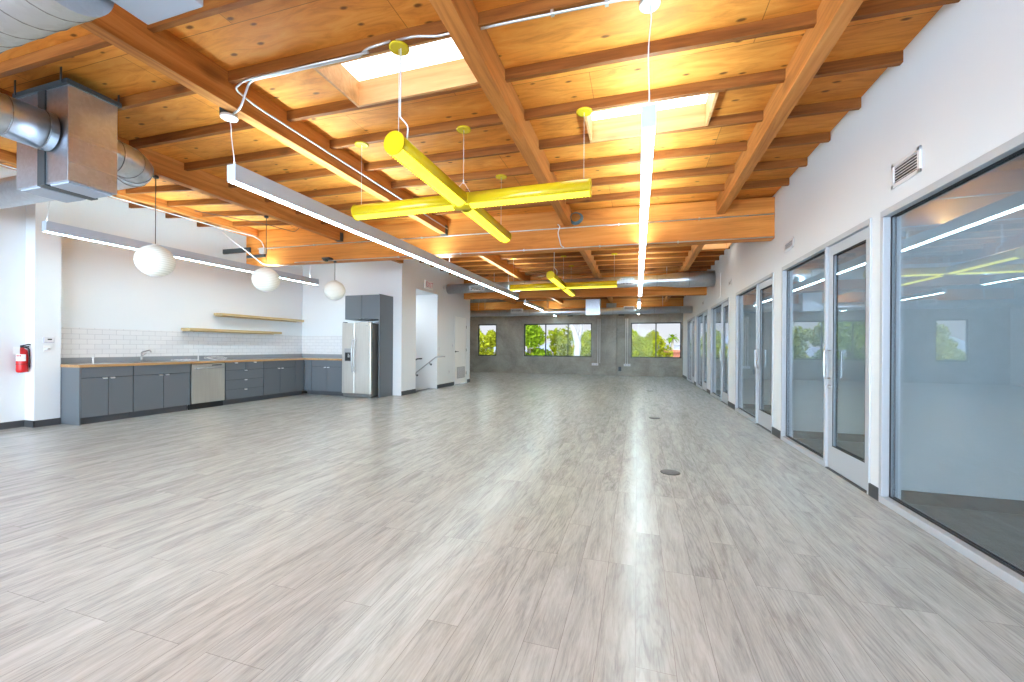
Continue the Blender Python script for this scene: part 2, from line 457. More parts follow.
# ------------------------------------------------------------------ setting
XR, XL, YB, YR = 1.92, -8.90, 19.30, -4.60        # right wall, left wall, far wall, wall behind
XB, YK, YE = -5.75, 9.10, 13.40                   # stair block: side face, kitchen return wall, far end

def zj(x):                                         # underside of the joists: the roof climbs gently to the left
    if x > -5.75: return 3.44 + 0.0145 * (1.92 - x)
    return 3.44 + 0.0145 * 7.67 + 0.066 * (-5.75 - x)
JD = 0.09                                          # joist depth
def zp(x): return zj(x) + JD                       # underside of the plywood

# floor
bm = BM()
box(bm, XB, XR, YR, YB, -0.06, 0); box(bm, XL, XB, YR, YK, -0.06, 0); box(bm, XL, XB, YE, YB, -0.06, 0)
struct('floor', bm, M['floor'])

# plywood roof deck with openings for the skylights
PUR = [(-7.95, 0.05, 0.09), (-5.75, 0.18, 0.115), (-3.43, 0.19, 0.115), (-1.13, 0.18, 0.125), (1.20, 0.155, 0.115)]
SKY = [(-2.50, -1.30, 2.69, 3.21), (-0.48, 0.64, 3.88, 4.44), (1.33, 1.86, 9.34, 9.87)]
xs = sorted({XL, -5.75, XR} | {s[0] for s in SKY} | {s[1] for s in SKY})
ys = sorted({YR, YB} | {s[2] for s in SKY} | {s[3] for s in SKY})
bm = BM()
for x0, x1 in zip(xs, xs[1:]):
    for y0, y1 in zip(ys, ys[1:]):
        cx, cy = (x0 + x1) / 2, (y0 + y1) / 2
        if any(s[0] < cx < s[1] and s[2] < cy < s[3] for s in SKY): continue
        v = [bm.verts.new((x, y, zp(x) + dz)) for dz in (0, 0.03) for x, y in ((x0, y0), (x1, y0), (x1, y1), (x0, y1))]
        for f in ((0, 3, 2, 1), (4, 5, 6, 7), (0, 1, 5, 4), (1, 2, 6, 5), (2, 3, 7, 6), (3, 0, 4, 7)): bm.faces.new([v[i] for i in f])
struct('ceiling', bm, M['ply'])

# joists: one timber per bay
edges = [XL] + [p[0] for p in PUR] + [XR]
def joist(x0, x1, y, w=0.042):
    bm = BM()
    for_v = []
    for dz in (0, 1):
        for x, yy in ((x0, y - w / 2), (x1, y - w / 2), (x1, y + w / 2), (x0, y + w / 2)):
            for_v.append(bm.verts.new((x, yy, zj(x) if dz == 0 else zp(x) + 0.002)))
    for f in ((0, 3, 2, 1), (4, 5, 6, 7), (0, 1, 5, 4), (1, 2, 6, 5), (2, 3, 7, 6), (3, 0, 4, 7)): bm.faces.new([for_v[i] for i in f])
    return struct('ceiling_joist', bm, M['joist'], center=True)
GY = [6.85, 12.95]
jy = [3.25 + 0.605 * k for k in range(-4, 27)]
for y in jy:
    if y > YB - 0.1 or any(g - 0.04 < y < g + 0.21 for g in GY): continue
    for k, (x0, x1) in enumerate(zip(edges, edges[1:])):
        if YK - 0.1 < y < YE and x1 < XB + 0.3: continue          # over the stair block
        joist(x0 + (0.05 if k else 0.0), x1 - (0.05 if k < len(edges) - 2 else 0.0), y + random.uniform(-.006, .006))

# long beams (purlins), one timber per span between girders
def purlin(x, drop, w, y0, y1):
    bm = box(BM(), x - w / 2, x + w / 2, y0, y1, zj(x) - drop, zp(x))
    return struct('ceiling_beam', bm, M['beam'], bevel=0.004, center=True)
for x, drop, w in PUR:
    for y0, y1 in ((YR, 6.85), (7.03, 12.95), (13.13, YB - 0.17)):
        if x < XB - 0.1 and y0 > 7: y0, y1 = (7.03, YK) if y0 < 10 else (YE + 0.15, YB - 0.17)
        elif x < XB + 0.1 and 7 < y0 < 12: y1 = YK - 0.02
        purlin(x, drop, w, y0, y1)
# deep cross girders
for gi, gy in enumerate(GY):
    xl = -8.25 if gi == 0 else XB + 0.01
    bm = BM(); v = []
    zb0 = 2.88 if gi == 0 else 2.82
    for dz in (0, 1):
        for x, y in ((xl, gy), (XR, gy), (XR, gy + 0.17), (xl, gy + 0.17)):
            v.append(bm.verts.new((x, y, zb0 + 0.0125 * (XR - x) if dz == 0 else zj(x) + 0.05)))
    for f in ((0, 3, 2, 1), (4, 5, 6, 7), (0, 1, 5, 4), (1, 2, 6, 5), (2, 3, 7, 6), (3, 0, 4, 7)): bm.faces.new([v[i] for i in f])
    struct('ceiling_girder', bm, M['girder'], bevel=0.004, center=True)

struct('ceiling_ledger', box(BM(), XL + 0.01, XR - 0.01, YB - 0.16, YB, 3.10, 3.50), M['girder'], bevel=0.004, center=True)
# skylights: timber well and a glowing pane on top
SKYNAME = []
for k, (x0, x1, y0, y1) in enumerate(SKY):
    r = struct_root('window_%d' % (k + 1), ((x0 + x1) / 2, (y0 + y1) / 2, 3.55))
    t = 0.02; zt = zp(x0) + 0.13
    bm = BM()
    zb = zj((x0 + x1) / 2)
    box(bm, x0 - t, x0 + 0.004, y0 - t, y1 + t, zb, zt); box(bm, x1 - 0.004, x1 + t, y0 - t, y1 + t, zb, zt)
    box(bm, x0, x1, y0 - t, y0, zb, zt); box(bm, x0, x1, y1 - 0.004, y1 + t, zb, zt)
    obj('curb', bm, M['curb'], r)
    obj('pane', box(BM(), x0 - t, x1 + t, y0 - t, y1 + t, zt, zt + 0.02), M['skypane'], r)

# left wall, pier, baseboards
struct('wall_left', box(BM(), XL - 0.15, XL, YR, YB, -0.06, 4.1), M['white'])
struct('wall_pier', box(BM(), XL, -8.66, 3.74, 4.03, 0, zp(-8.66)), M['white'])
struct('baseboard_left', box(BM(), XL, XL + 0.012, YR, 3.74, 0, 0.10), M['darkbase'])
bm = BM(); box(bm, XL, -8.66 + 0.012, 3.728, 3.74, 0, 0.10); box(bm, -8.66, -8.648, 3.728, 4.03, 0, 0.10)
struct('baseboard_pier', bm, M['darkbase'])
# stair block: kitchen return wall, side wall with stair opening and closet door, end wall
struct('wall_kitchen', box(BM(), XL, XB - 0.14, YK, YK + 0.14, -0.06, 3.95), M['white'])
SO0, SO1, SOZ = 9.80, 11.04, 2.83                 # stair opening
DO0, DO1, DOZ = 12.27, 13.22, 2.27                # closet door
bm = BM()
for y0, y1, z0, z1 in ((YK, SO0, -0.06, 3.75), (SO0, SO1, SOZ, 3.75), (SO1, DO0, -0.06, 3.75), (DO0, DO1, DOZ, 3.75), (DO1, YE, -0.06, 3.75)):
    box(bm, XB - 0.14, XB, y0, y1, z0, z1)
struct('wall_stair', bm, M['white'])
struct('wall_stair_end', box(BM(), XL, XB - 0.0, YE, YE + 0.14, -0.06, 3.95), M['white'])
bm = BM()
for y0, y1 in ((YK, SO0), (SO1, DO0 - 0.05), (DO1 + 0.05, YE + 0.14)): box(bm, XB, XB + 0.012, y0, y1, 0, 0.11)
struct('baseboard_stair', bm, M['darkbase'])
# stairwell going down behind the opening
bm = BM()
box(bm, -9.0, XB - 0.14, SO1, SO1 + 0.1, -2.9, SOZ + 0.1); box(bm, -9.0, XB - 0.14, SO0 - 0.1, SO0, -2.9, SOZ + 0.1)
box(bm, -9.1, -9.0, SO0 - 0.1, SO1 + 0.1, -2.9, SOZ + 0.1); box(bm, -9.1, XB, SO0 - 0.1, SO1 + 0.1, -3.0, -2.9)
box(bm, -9.0, XB - 0.14, SO0, SO1, SOZ, SOZ + 0.1); box(bm, XB - 0.14, XB, SO0, SO1, -2.9, -0.3)
struct('wall_stairwell', bm, M['white'])
bm = BM()
for k in range(10):
    box(bm, XB - 0.27 * (k + 1), XB - 0.27 * k - (0.0 if k else 0.0), SO0, SO1, -0.17 * (k + 1) - 0.12, -0.17 * k - (0.17 if k else 0.0))
struct('stair_floor', bm, M['darkbase'])

# far wall: concrete with three window openings
WINS = [(-7.76, -6.76), (-5.33, -2.04), (-0.28, 1.86)]
WZ0, WZ1 = 0.82, 2.41
bm = BM()
prev = XL
for x0, x1 in WINS:
    box(bm, prev, x0, YB, YB + 0.2, -0.06, 3.75); box(bm, x0, x1, YB, YB + 0.2, -0.06, WZ0); box(bm, x0, x1, YB, YB + 0.2, WZ1, 3.75)
    prev = x1
box(bm, prev, 6.2, YB, YB + 0.2, -0.06, 3.75)
box(bm, -1.36, -0.92, YB - 0.22, YB, 0, 3.3)
struct('wall_far', bm, M['concrete'])
M['blackframe'] = simple('black_window_frame', (0.02, 0.02, 0.022), 0.4)
wn = 3
for (x0, x1), mul in zip(WINS, ([], [-4.25, -3.16], [0.80])):
    wn += 1
    r = struct_root('window_%d' % wn, ((x0 + x1) / 2, YB + 0.08, WZ0))
    bm = BM(); f = 0.05
    box(bm, x0, x1, YB + 0.06, YB + 0.11, WZ0, WZ0 + f); box(bm, x0, x1, YB + 0.06, YB + 0.11, WZ1 - f, WZ1)
    for xx in [x0 + f / 2, x1 - f / 2] + mul: box(bm, xx - f / 2, xx + f / 2, YB + 0.06, YB + 0.11, WZ0, WZ1)
    obj('frame', bm, M['blackframe'], r)
    ed = [x0] + mul + [x1]
    for a, b in zip(ed, ed[1:]): obj('pane', box(BM(), a + 0.02, b - 0.02, YB + 0.08, YB + 0.086, WZ0 + 0.03, WZ1 - 0.03), M['wglass'], r)

# unseen wall behind the viewer, wide openings added to let fill light in
bm = BM()
box(bm, XL, 6.2, YR - 0.2, YR, -0.06, 0.35); box(bm, XL, 6.2, YR - 0.2, YR, 3.25, 4.1)
for a, b in ((XL, -8.4), (-3.4, -3.0), (1.5, 6.2)): box(bm, a, b, YR - 0.2, YR, 0.35, 3.25)
struct('wall_rear', bm, M['white'])

# right wall: white piers and header around the glazed fronts
ZH = 2.385
# (near door edge, door/mullion, sidelight end) per office; piers between
MODS = [(4.25, 5.10, 6.50), (6.88, 7.72, 9.26), (9.94, 10.70, 12.20), (12.80, 13.60, 15.00), (15.50, 16.30, 17.70)]
PIERS = [(4.10, 4.25), (6.50, 6.88), (9.26, 9.94), (12.20, 12.80), (15.00, 15.50), (17.70, YB)]
W0 = (0.95, 4.10)                                  # the big near pane
bm = BM()
box(bm, XR, XR + 0.14, YR, W0[0], -0.06, ZH); box(bm, XR, XR + 0.14, YR, YB, ZH, 3.7)
for y0, y1 in PIERS: box(bm, XR, XR + 0.14, y0, y1, -0.06, ZH)
struct('wall_right', bm, M['white'])
bm = BM()
for y0, y1 in PIERS: box(bm, XR - 0.012, XR, y0 + 0.0, y1, 0, 0.105)
box(bm, XR - 0.012, XR, YR, W0[0] - 0.02, 0, 0.105)
struct('baseboard_right', bm, M['darkbase'])

# offices behind the glass
OX = 5.6
parts_y = [0.75, 4.17, 6.70, 9.60, 12.50, 15.25, 18.6]
struct('office_floor', box(BM(), XR + 0.0, OX, 0.6, YB, -0.06, -0.004), M['carpet'])
struct('office_ceiling', box(BM(), XR + 0.14, OX, 0.6, YB, 2.75, 2.8), M['white'])
struct('wall_office', box(BM(), OX, OX + 0.1, 0.6, YB, -0.06, 2.8), M['white'])
for k, y in enumerate(parts_y):
    struct('partition_wall', box(BM(), XR + 0.14, OX, y - 0.05 if k else y - 0.05, y + 0.05, -0.06, 2.75), M['white'], center=True)
    bm = BM(); box(bm, XR + 0.14, OX, y - 0.062, y - 0.05, 0, 0.105); box(bm, XR + 0.14, OX, y + 0.05, y + 0.062, 0, 0.105)
    struct('baseboard_office', bm, M['darkbase'], center=True)

for k, (a, b) in enumerate(zip(parts_y, parts_y[1:])):  # lamps hidden from view, added to brighten the offices
    for q in (0.3, 0.7):
        yc = a + (b - a) * q
        r = thing('office_fill_lamp', 'recessed white lamp added unseen to brighten an office behind the glazing', 'ceiling lamp', (2.9, yc, 2.74), group='added fill lamps in the glazed offices')
        bm = BM(); box(bm, 2.60, 3.20, yc - 0.32, yc - 0.30, 2.73, 2.75); box(bm, 2.60, 3.20, yc + 0.30, yc + 0.32, 2.73, 2.75); box(bm, 2.58, 2.60, yc - 0.32, yc + 0.32, 2.73, 2.75); box(bm, 3.20, 3.22, yc - 0.32, yc + 0.32, 2.73, 2.75)
        obj('trim', bm, M['plastic'], r)
        obj('lens', box(BM(), 2.60, 3.20, yc - 0.30, yc + 0.30, 2.742, 2.749), M['officefill'], r)
r = thing('stairwell_fill_lamp', 'flat white lamp added unseen on the stairwell ceiling to brighten the opening', 'ceiling lamp', (XB - 1.2, (SO0 + SO1) / 2, SOZ - 0.03))
bm = lathe(BM(), (XB - 1.2, (SO0 + SO1) / 2, SOZ), [(0.20, -0.03), (0.22, -0.02), (0.22, 0.0)], 28); obj('lens', bm, M['stairfill'], r)  # unseen source added to lighten the stair opening
# glazed fronts
FX0, FX1, GX = XR - 0.012, XR + 0.10, XR + 0.055
def bar(bm, y0, y1, z0, z1, x0=FX0, x1=FX1): box(bm, x0, x1, y0, y1, z0, z1)
wn = 6; dn = 0
def fixed_window(y0, y1, edge=0.042):
    global wn
    wn += 1
    r = struct_root('window_%d' % wn, (XR + 0.05, (y0 + y1) / 2, 0))
    bm = BM()
    bar(bm, y0, y1, 0.0, 0.055); bar(bm, y0, y1, ZH - 0.055, ZH); bar(bm, y0, y0 + edge, 0.055, ZH - 0.055); bar(bm, y1 - edge, y1, 0.055, ZH - 0.055)
    obj('frame', bm, M['alu'], r, bevel=0.004)
    bm = BM(); g = 0.012
    for a in (GX - 0.016, GX + 0.012):
        box(bm, a, a + 0.006, y0 + edge, y1 - edge, 0.055, 0.055 + g); box(bm, a, a + 0.006, y0 + edge, y1 - edge, ZH - 0.055 - g, ZH - 0.055)
        box(bm, a, a + 0.006, y0 + edge, y0 + edge + g, 0.055, ZH - 0.055); box(bm, a, a + 0.006, y1 - edge - g, y1 - edge, 0.055, ZH - 0.055)
    obj('gasket', bm, M['gasket'], r)
    obj('pane', box(BM(), GX - 0.005, GX + 0.005, y0 + edge - 0.004, y1 - edge + 0.004, 0.051, ZH - 0.051), M['glass'], r)
    return r
def glass_door(y0, y1):
    """hinged on the near side (y0), pull and lock on the far stile"""
    global dn
    dn += 1
    r = struct_root('door_%d' % dn, (XR + 0.05, (y0 + y1) / 2, 0))
    bm = BM()                                      # frame head and jamb in the wall
    bar(bm, y0, y1, ZH - 0.05, ZH); bar(bm, y0, y0 + 0.03, 0, ZH - 0.05)
    obj('frame', bm, M['alu'], r, bevel=0.003)
    a, b = y0 + 0.035, y1 - 0.004; x0, x1 = XR + 0.012, XR + 0.058
    zt = ZH - 0.056; st = 0.085
    bm = BM()
    box(bm, x0, x1, a, b, 0.012, 0.245); box(bm, x0, x1, a, b, zt - 0.10, zt); box(bm, x0, x1, a, a + st, 0.245, zt - 0.10); box(bm, x0, x1, b - st, b, 0.245, zt - 0.10)
    leaf = obj('door_leaf', bm, M['alu'], r, bevel=0.003)
    bm = BM(); xm = (x0 + x1) / 2
    for xa in (x0 + 0.004, x1 - 0.010):
        box(bm, xa, xa + 0.006, a + st, b - st, 0.245, 0.257); box(bm, xa, xa + 0.006, a + st, b - st, zt - 0.112, zt - 0.10)
        box(bm, xa, xa + 0.006, a + st, a + st + 0.012, 0.245, zt - 0.10); box(bm, xa, xa + 0.006, b - st - 0.012, b - st, 0.245, zt - 0.10)
    obj('gasket', bm, M['gasket'], leaf)
    obj('pane', box(BM(), xm - 0.004, xm + 0.004, a + st - 0.004, b - st + 0.004, 0.241, zt - 0.096), M['glass'], r)
    yh = b - st / 2
    for s, xf in ((-1, x0), (1, x1)):
        bm = BM()
        pts = [(xf, yh, 1.24), (xf + s * 0.055, yh, 1.24), (xf + s * 0.055, yh, 0.95), (xf, yh - 0.0, 0.95)]
        tube(bm, rounded_path(pts, 0.03), 0.009, 10)
        obj('pull_handle', bm, M['chrome'], leaf)
    bm = BM()
    cyl(bm, (x0 - 0.012, yh, 0.86), (x0, yh, 0.86), 0.022); cyl(bm, (x0 - 0.022, yh, 0.86), (x0 - 0.010, yh, 0.86), 0.013)
    obj('lock', bm, M['chrome'], leaf)
    obj('threshold', box(BM(), x0 - 0.02, x1 + 0.02, y0, y1, 0, 0.010), M['darkbase'], r)
    return r
fixed_window(W0[0], W0[1])
for y0, ym, y1 in MODS:
    glass_door(y0, ym)
    fixed_window(ym, y1)

# closet door in the stair block
r = struct_root('door_6', (XB, (DO0 + DO1) / 2, 0))
bm = BM()
box(bm, XB - 0.14, XB + 0.014, DO0 - 0.05, DO0, 0, DOZ + 0.05); box(bm, XB - 0.14, XB + 0.014, DO1, DO1 + 0.05, 0, DOZ + 0.05); box(bm, XB - 0.14, XB + 0.014, DO0, DO1, DOZ, DOZ + 0.05)
obj('frame', bm, M['white'], r, bevel=0.003)
lf = obj('door_leaf', box(BM(), XB - 0.05, XB - 0.008, DO0 + 0.004, DO1 - 0.004, 0.01, DOZ - 0.004), M['doorwhite'], r)
bm = BM()
y0, y1, z0, z1 = DO0 + 0.20, DO1 - 0.14, 0.20, 0.58
box(bm, XB - 0.008, XB + 0.004, y0, y1, z0, z0 + 0.025); box(bm, XB - 0.008, XB + 0.004, y0, y1, z1 - 0.025, z1); box(bm, XB - 0.008, XB + 0.004, y0, y0 + 0.025, z0, z1); box(bm, XB - 0.008, XB + 0.004, y1 - 0.025, y1, z0, z1)
for k in range(11):
    z = z0 + 0.035 + k * 0.029
    box(bm, XB - 0.008, XB + 0.0, y0 + 0.025, y1 - 0.025, z, z + 0.018)
obj('louvre_vent', bm, M['louvre'], lf)
bm = BM(); cyl(bm, (XB - 0.008, DO0 + 0.07, 1.10), (XB + 0.012, DO0 + 0.07, 1.10), 0.026)
tube(bm, rounded_path([(XB + 0.012, DO0 + 0.07, 1.10), (XB + 0.055, DO0 + 0.07, 1.10), (XB + 0.055, DO0 + 0.18, 1.10)], 0.015), 0.010)
obj('door_handle', bm, M['bracket'], lf)
for z in (0.35, 1.15, 1.95):
    obj('hinge', box(BM(), XB - 0.008, XB + 0.006, DO1 - 0.006, DO1 + 0.012, z - 0.05, z + 0.05), M['bracket'], lf)

# backsplash tile (fixed wall finish)
bm = box(BM(), XL, XL + 0.010, 4.03, YK, 1.03, 1.535); struct('wall_tile', bm, M['tiley'])
bm = box(BM(), XL + 0.010, -7.03, YK - 0.010, YK, 1.03, 1.535); struct('wall_tile_return', bm, M['tilex'])

# ------------------------------------------------------------------ kitchen
def cabinet(label, loc, rotz, w, top, lower, group, end=None):
    """front faces local -Y, width along local x. top: number of fronts in the top row; lower: ('doors', n), ('drawers', n) or None"""
    r = thing('base_cabinet', label, 'cabinet', loc, rotz, group)
    D = 0.62; Z0, Z1 = 0.105, 0.895
    obj('carcass', box(BM(), 0.0, w, 0.022, D - 0.02, Z0, Z1), M['gasket'], r, True)  # near-black carcass stands in for shade in the gaps between fronts
    obj('toe_kick', box(BM(), 0.0, w, 0.085, 0.10, 0.0, Z0), M['cabdark'], r, True)
    if end is not None:
        obj('end_panel', box(BM(), end - 0.02 if end > 0.1 else end - 0.02, end, 0.0, D + 0.02, 0.0, Z1), M['cab'], r, True, 0.002)
    g = 0.0042; ZT = 0.725
    def front(kind, x0, x1, z0, z1, pull):
        f = obj(kind, box(BM(), x0 + g, x1 - g, 0.0, 0.020, z0 + g, z1 - g), M['cab'], r, True, 0.0015)
        if pull is not None:
            px, pz = pull
            p = BM(); box(p, px - 0.030, px + 0.030, -0.024, 0.002, pz - 0.005, pz + 0.005); box(p, px - 0.030, px + 0.030, -0.024, -0.019, pz - 0.016, pz + 0.005)
            obj('pull', p, M['pull'], f, True, 0.001)
    for k in range(top):
        a, b = w * k / top, w * (k + 1) / top
        front('drawer', a, b, ZT, Z1, ((a + b) / 2, Z1 - 0.008) if lower and lower[0] == 'drawers' else None)
    if lower and lower[0] == 'doors':
        n = lower[1]
        for k in range(n):
            a, b = w * k / n, w * (k + 1) / n
            front('door', a, b, Z0, ZT, ((b - 0.05) if k == 0 else (a + 0.05), ZT - 0.006))
    elif lower and lower[0] == 'drawers':
        n = lower[1]; h = (ZT - Z0) / n
        for k in range(n):
            front('drawer', 0, w, Z0 + h * k, Z0 + h * (k + 1), (w / 2, Z0 + h * (k + 1) - 0.008))
    elif lower and lower[0] == 'filler':
        front('filler_panel', 0, w, Z0, Z1, None)
    return r
CF = -8.22                                          # cabinet fronts, left run
GC = 'grey kitchen base cabinets'
cabinet('grey two-door base cabinet beside the white pier at the open end of the counter', (CF, 4.06, 0), PI / 2, 0.68, 1, ('doors', 2), GC, end=0.0)
cabinet('grey two-door base cabinet under the sink, just before the dishwasher', (CF, 4.745, 0), PI / 2, 0.93, 1, ('doors', 2), GC)
cabinet('grey drawer base cabinet with two small and three wide drawers after the dishwasher', (CF, 6.375, 0), PI / 2, 0.90, 2, ('drawers', 3), GC)
cabinet('grey two-door base cabinet between the drawer unit and the inside corner', (CF, 7.28, 0), PI / 2, 0.91, 1, ('doors', 2), GC)
cabinet('plain grey corner filler cabinet where the counter turns', (CF, 8.195, 0), PI / 2, 0.295, 0, ('filler',), GC)
CY = 8.49
cabinet('narrow plain grey filler cabinet on the return counter next to the corner', (CF + 0.005, CY, 0), 0, 0.215, 0, ('filler',), GC)
cabinet('grey two-door base cabinet on the return counter beside the refrigerator', (CF + 0.225, CY, 0), 0, 0.955, 1, ('doors', 2), GC)

# dishwasher
r = thing('dishwasher', 'stainless steel dishwasher built in under the counter between grey cabinets', 'dishwasher', (CF, 5.685, 0), PI / 2)
w = 0.68
obj('body', box(BM(), 0.012, w - 0.012, 0.03, 0.60, 0.11, 0.885), M['steelside'], r, True)
dd = obj('door', box(BM(), 0.012, w - 0.012, -0.006, 0.03, 0.115, 0.885), M['steel'], r, True, 0.005)
bm = BM(); tube(bm, [(0.06, -0.045, 0.80), (w - 0.06, -0.045, 0.80)], 0.012, 10)
for x in (0.09, w - 0.09): cyl(bm, (x, -0.045, 0.80), (x, -0.004, 0.80), 0.009, seg=10)
obj('handle', bm, M['chrome'], dd, True)
obj('control_strip', box(BM(), 0.40, 0.60, -0.008, -0.005, 0.845, 0.862), M['black'], dd, True)
obj('toe_kick', box(BM(), 0.0, w, 0.06, 0.08, 0, 0.11), M['black'], r, True)

# worktop, one continuous L, with wood edge
t = thing('worktop', 'grey L-shaped worktop with plywood edge running along the kitchen walls', 'worktop', (-8.5, 6.5, 0.897))
EO = 0.025
bm = BM(); box(bm, XL + 0.012, CF + EO - 0.006, 4.032, YK - 0.012, 0.90, 0.938); box(bm, CF + EO - 0.006, -7.035, CY - EO + 0.006, YK - 0.012, 0.90, 0.938)
obj('top', bm, M['counter'], t)
bm = BM(); box(bm, -8.655, CF + EO, 4.025, 4.032, 0.897, 0.938); box(bm, CF + EO - 0.006, CF + EO, 4.032, CY - EO, 0.897, 0.938); box(bm, CF + EO - 0.006, -7.035, CY - EO, CY - EO + 0.006, 0.897, 0.938)
obj('edge', bm, M['edgewood'], t)
bm = BM(); box(bm, XL + 0.011, XL + 0.03, 4.032, YK - 0.012, 0.938, 1.035); box(bm, XL + 0.03, -7.035, YK - 0.03, YK - 0.012, 0.938, 1.035)
obj('upstand', bm, M['counter'], t)

# sink and tap
t = thing('sink', 'shallow stainless steel sink set into the grey worktop', 'sink', (-8.52, 5.2, 0.938))
bm = BM(); x0, x1, y0, y1 = -8.74, -8.30, 4.86, 5.56
for a in ((x0, x1, y0, y0 + 0.03), (x0, x1, y1 - 0.03, y1), (x0, x0 + 0.03, y0 + 0.03, y1 - 0.03), (x1 - 0.03, x1, y0 + 0.03, y1 - 0.03)):
    box(bm, *a, 0.9385, 0.947)
obj('rim', bm, M['chrome'], t, bevel=0.002)
obj('bowl', box(BM(), x0 + 0.03, x1 - 0.03, y0 + 0.03, y1 - 0.03, 0.9385, 0.9405), M['steelside'], t)
t = thing('kitchen_tap', 'small chrome kitchen tap with angled spout behind the sink', 'tap', (-8.78, 5.20, 0.938))
bm = BM(); cyl(bm, (-8.79, 5.20, 0.9385), (-8.79, 5.20, 1.04), 0.021); obj('body', bm, M['chrome'], t)
bm = BM(); tube(bm, rounded_path([(-8.79, 5.20, 1.02), (-8.79, 5.20, 1.12), (-8.60, 5.22, 1.16), (-8.57, 5.22, 1.12)], 0.03), 0.012); obj('spout', bm, M['chrome'], t)
bm = BM(); tube(bm, [(-8.79, 5.20, 1.04), (-8.79, 5.28, 1.10)], 0.007); obj('handle', bm, M['chrome'], t)
bm = BM(); cyl(bm, (-8.45, 4.32, 0.9385), (-8.45, 4.32, 1.03), 0.012, 0.010); lathe(bm, (-8.45, 4.32, 1.03), [(0.010, 0), (0.016, 0.006), (0.016, 0.014), (0.006, 0.02)], 12)
solo('soap_pump', bm, M['plastic'], 'thin white upright pump standing on the worktop near the pier', 'soap pump')
bm = BM(); cyl(bm, (-8.45, 5.98, 0.9385), (-8.45, 5.98, 1.04), 0.010)
tube(bm, rounded_path([(-8.45, 5.98, 1.03), (-8.45, 5.98, 1.07), (-8.45, 6.05, 1.07)], 0.02), 0.007)
solo('filter_tap', bm, M['plastic'], 'thin white tap standing on the worktop above the dishwasher', 'tap')
bm = BM(); pts = []
for k in range(70):
    a = k * 0.34; pts.append((-8.62 + 0.10 * math.cos(a) + 0.02 * math.sin(k), 5.72 + 0.16 * math.sin(a) + 0.010 * k / 3, 0.950 + 0.016 * (k % 9) / 9 + 0.008 * math.sin(k * 1.3)))
tube(bm, pts, 0.005, 6)
solo('cable_coil', bm, M['wire'], 'loose coil of thin white cable lying on the worktop left of the dishwasher', 'cable')
bm = BM(); pts = []
for k in range(60):
    a = k * 0.33; pts.append((-8.66 + 0.08 * math.cos(a), 6.42 + 0.20 * math.sin(a) + 0.008 * k / 3, 0.952 + 0.05 * abs(math.sin(a * 0.5)) + 0.01 * math.sin(k * 1.7)))
tube(bm, pts, 0.005, 6)
solo('cable_coil', bm, M['wire'], 'loose springy coil of white cable lying on the worktop behind the drawer unit', 'cable')

# floating shelves
for lab, y0, y1, z in (('lower of two floating birch shelves over the tiles, starting further from the refrigerator', 5.95, 8.18, 1.55), ('upper of two floating birch shelves, reaching towards the wall corner', 6.62, 8.90, 1.905)):
    s = thing('wall_shelf', lab, 'shelf', (XL + 0.13, (y0 + y1) / 2, z), group='floating kitchen shelves')
    obj('board', box(BM(), XL + 0.002, XL + 0.255, y0, y1, z, z + 0.055), M['shelfwood'], s, bevel=0.002)
    obj('back_cleat', box(BM(), XL + 0.001, XL + 0.02, y0 + 0.03, y1 - 0.03, z - 0.012, z), M['shelfwood'], s)

# refrigerator (fronts face -Y)
FL, FR, FY = -6.96, -6.13, 8.36
r = thing('refrigerator', 'stainless steel side-by-side refrigerator with ice dispenser', 'refrigerator', ((FL + FR) / 2, 8.7, 0))
obj('body', box(BM(), FL + 0.01, FR - 0.01, FY + 0.075, YK - 0.02, 0.03, 1.815), M['steelside'], r, bevel=0.006)
ms = FL + 0.365
for nm, a, b, hx in (('door', FL, ms - 0.003, ms - 0.035), ('door', ms + 0.003, FR, ms + 0.035)):
    d = obj(nm, box(BM(), a, b, FY, FY + 0.07, 0.10, 1.83), M['steel'], r, bevel=0.012)
    bm = BM(); pts = [(hx, FY, 1.42), (hx, FY - 0.04, 1.40), (hx, FY - 0.062, 1.20), (hx, FY - 0.068, 1.02), (hx, FY - 0.062, 0.84), (hx, FY - 0.04, 0.64), (hx, FY, 0.62)]
    tube(bm, rounded_path(pts, 0.05), 0.014, 10)
    obj('handle', bm, M['chrome'], d)
    if hx < ms:
        bm = BM(); x0, x1, z0, z1 = FL + 0.08, FL + 0.30, 0.88, 1.20
        box(bm, x0, x1, FY - 0.006, FY + 0.004, z0, z0 + 0.015); box(bm, x0, x1, FY - 0.006, FY + 0.004, z1 - 0.10, z1); box(bm, x0, x0 + 0.015, FY - 0.006, FY + 0.004, z0, z1); box(bm, x1 - 0.015, x1, FY - 0.006, FY + 0.004, z0, z1)
        obj('dispenser_surround', bm, M['chrome'], d, bevel=0.002)
        bm = BM(); box(bm, x0 + 0.012, x1 - 0.012, FY - 0.003, FY + 0.002, z0 + 0.012, z1 - 0.095); obj('dispenser_recess', bm, M['black'], d)
        bm = BM(); box(bm, x0 + 0.10, x0 + 0.15, FY - 0.012, FY - 0.002, z0 + 0.10, z0 + 0.16); cyl(bm, (x0 + 0.125, FY - 0.014, z0 + 0.16), (x0 + 0.125, FY - 0.014, z0 + 0.19), 0.016, seg=12); obj('dispenser_lever', bm, M['chrome'], d)
    else:
        obj('badge', box(BM(), FR - 0.14, FR - 0.09, FY - 0.002, FY + 0.002, 1.745, 1.765), M['chrome'], d)
bm = BM(); box(bm, FL + 0.02, FR - 0.02, FY + 0.03, FY + 0.08, 0.012, 0.095)
for k in range(22): box(bm, FL + 0.05 + k * 0.034, FL + 0.07 + k * 0.034, FY + 0.024, FY + 0.03, 0.025, 0.08)
obj('grille', bm, M['steelside'], r)
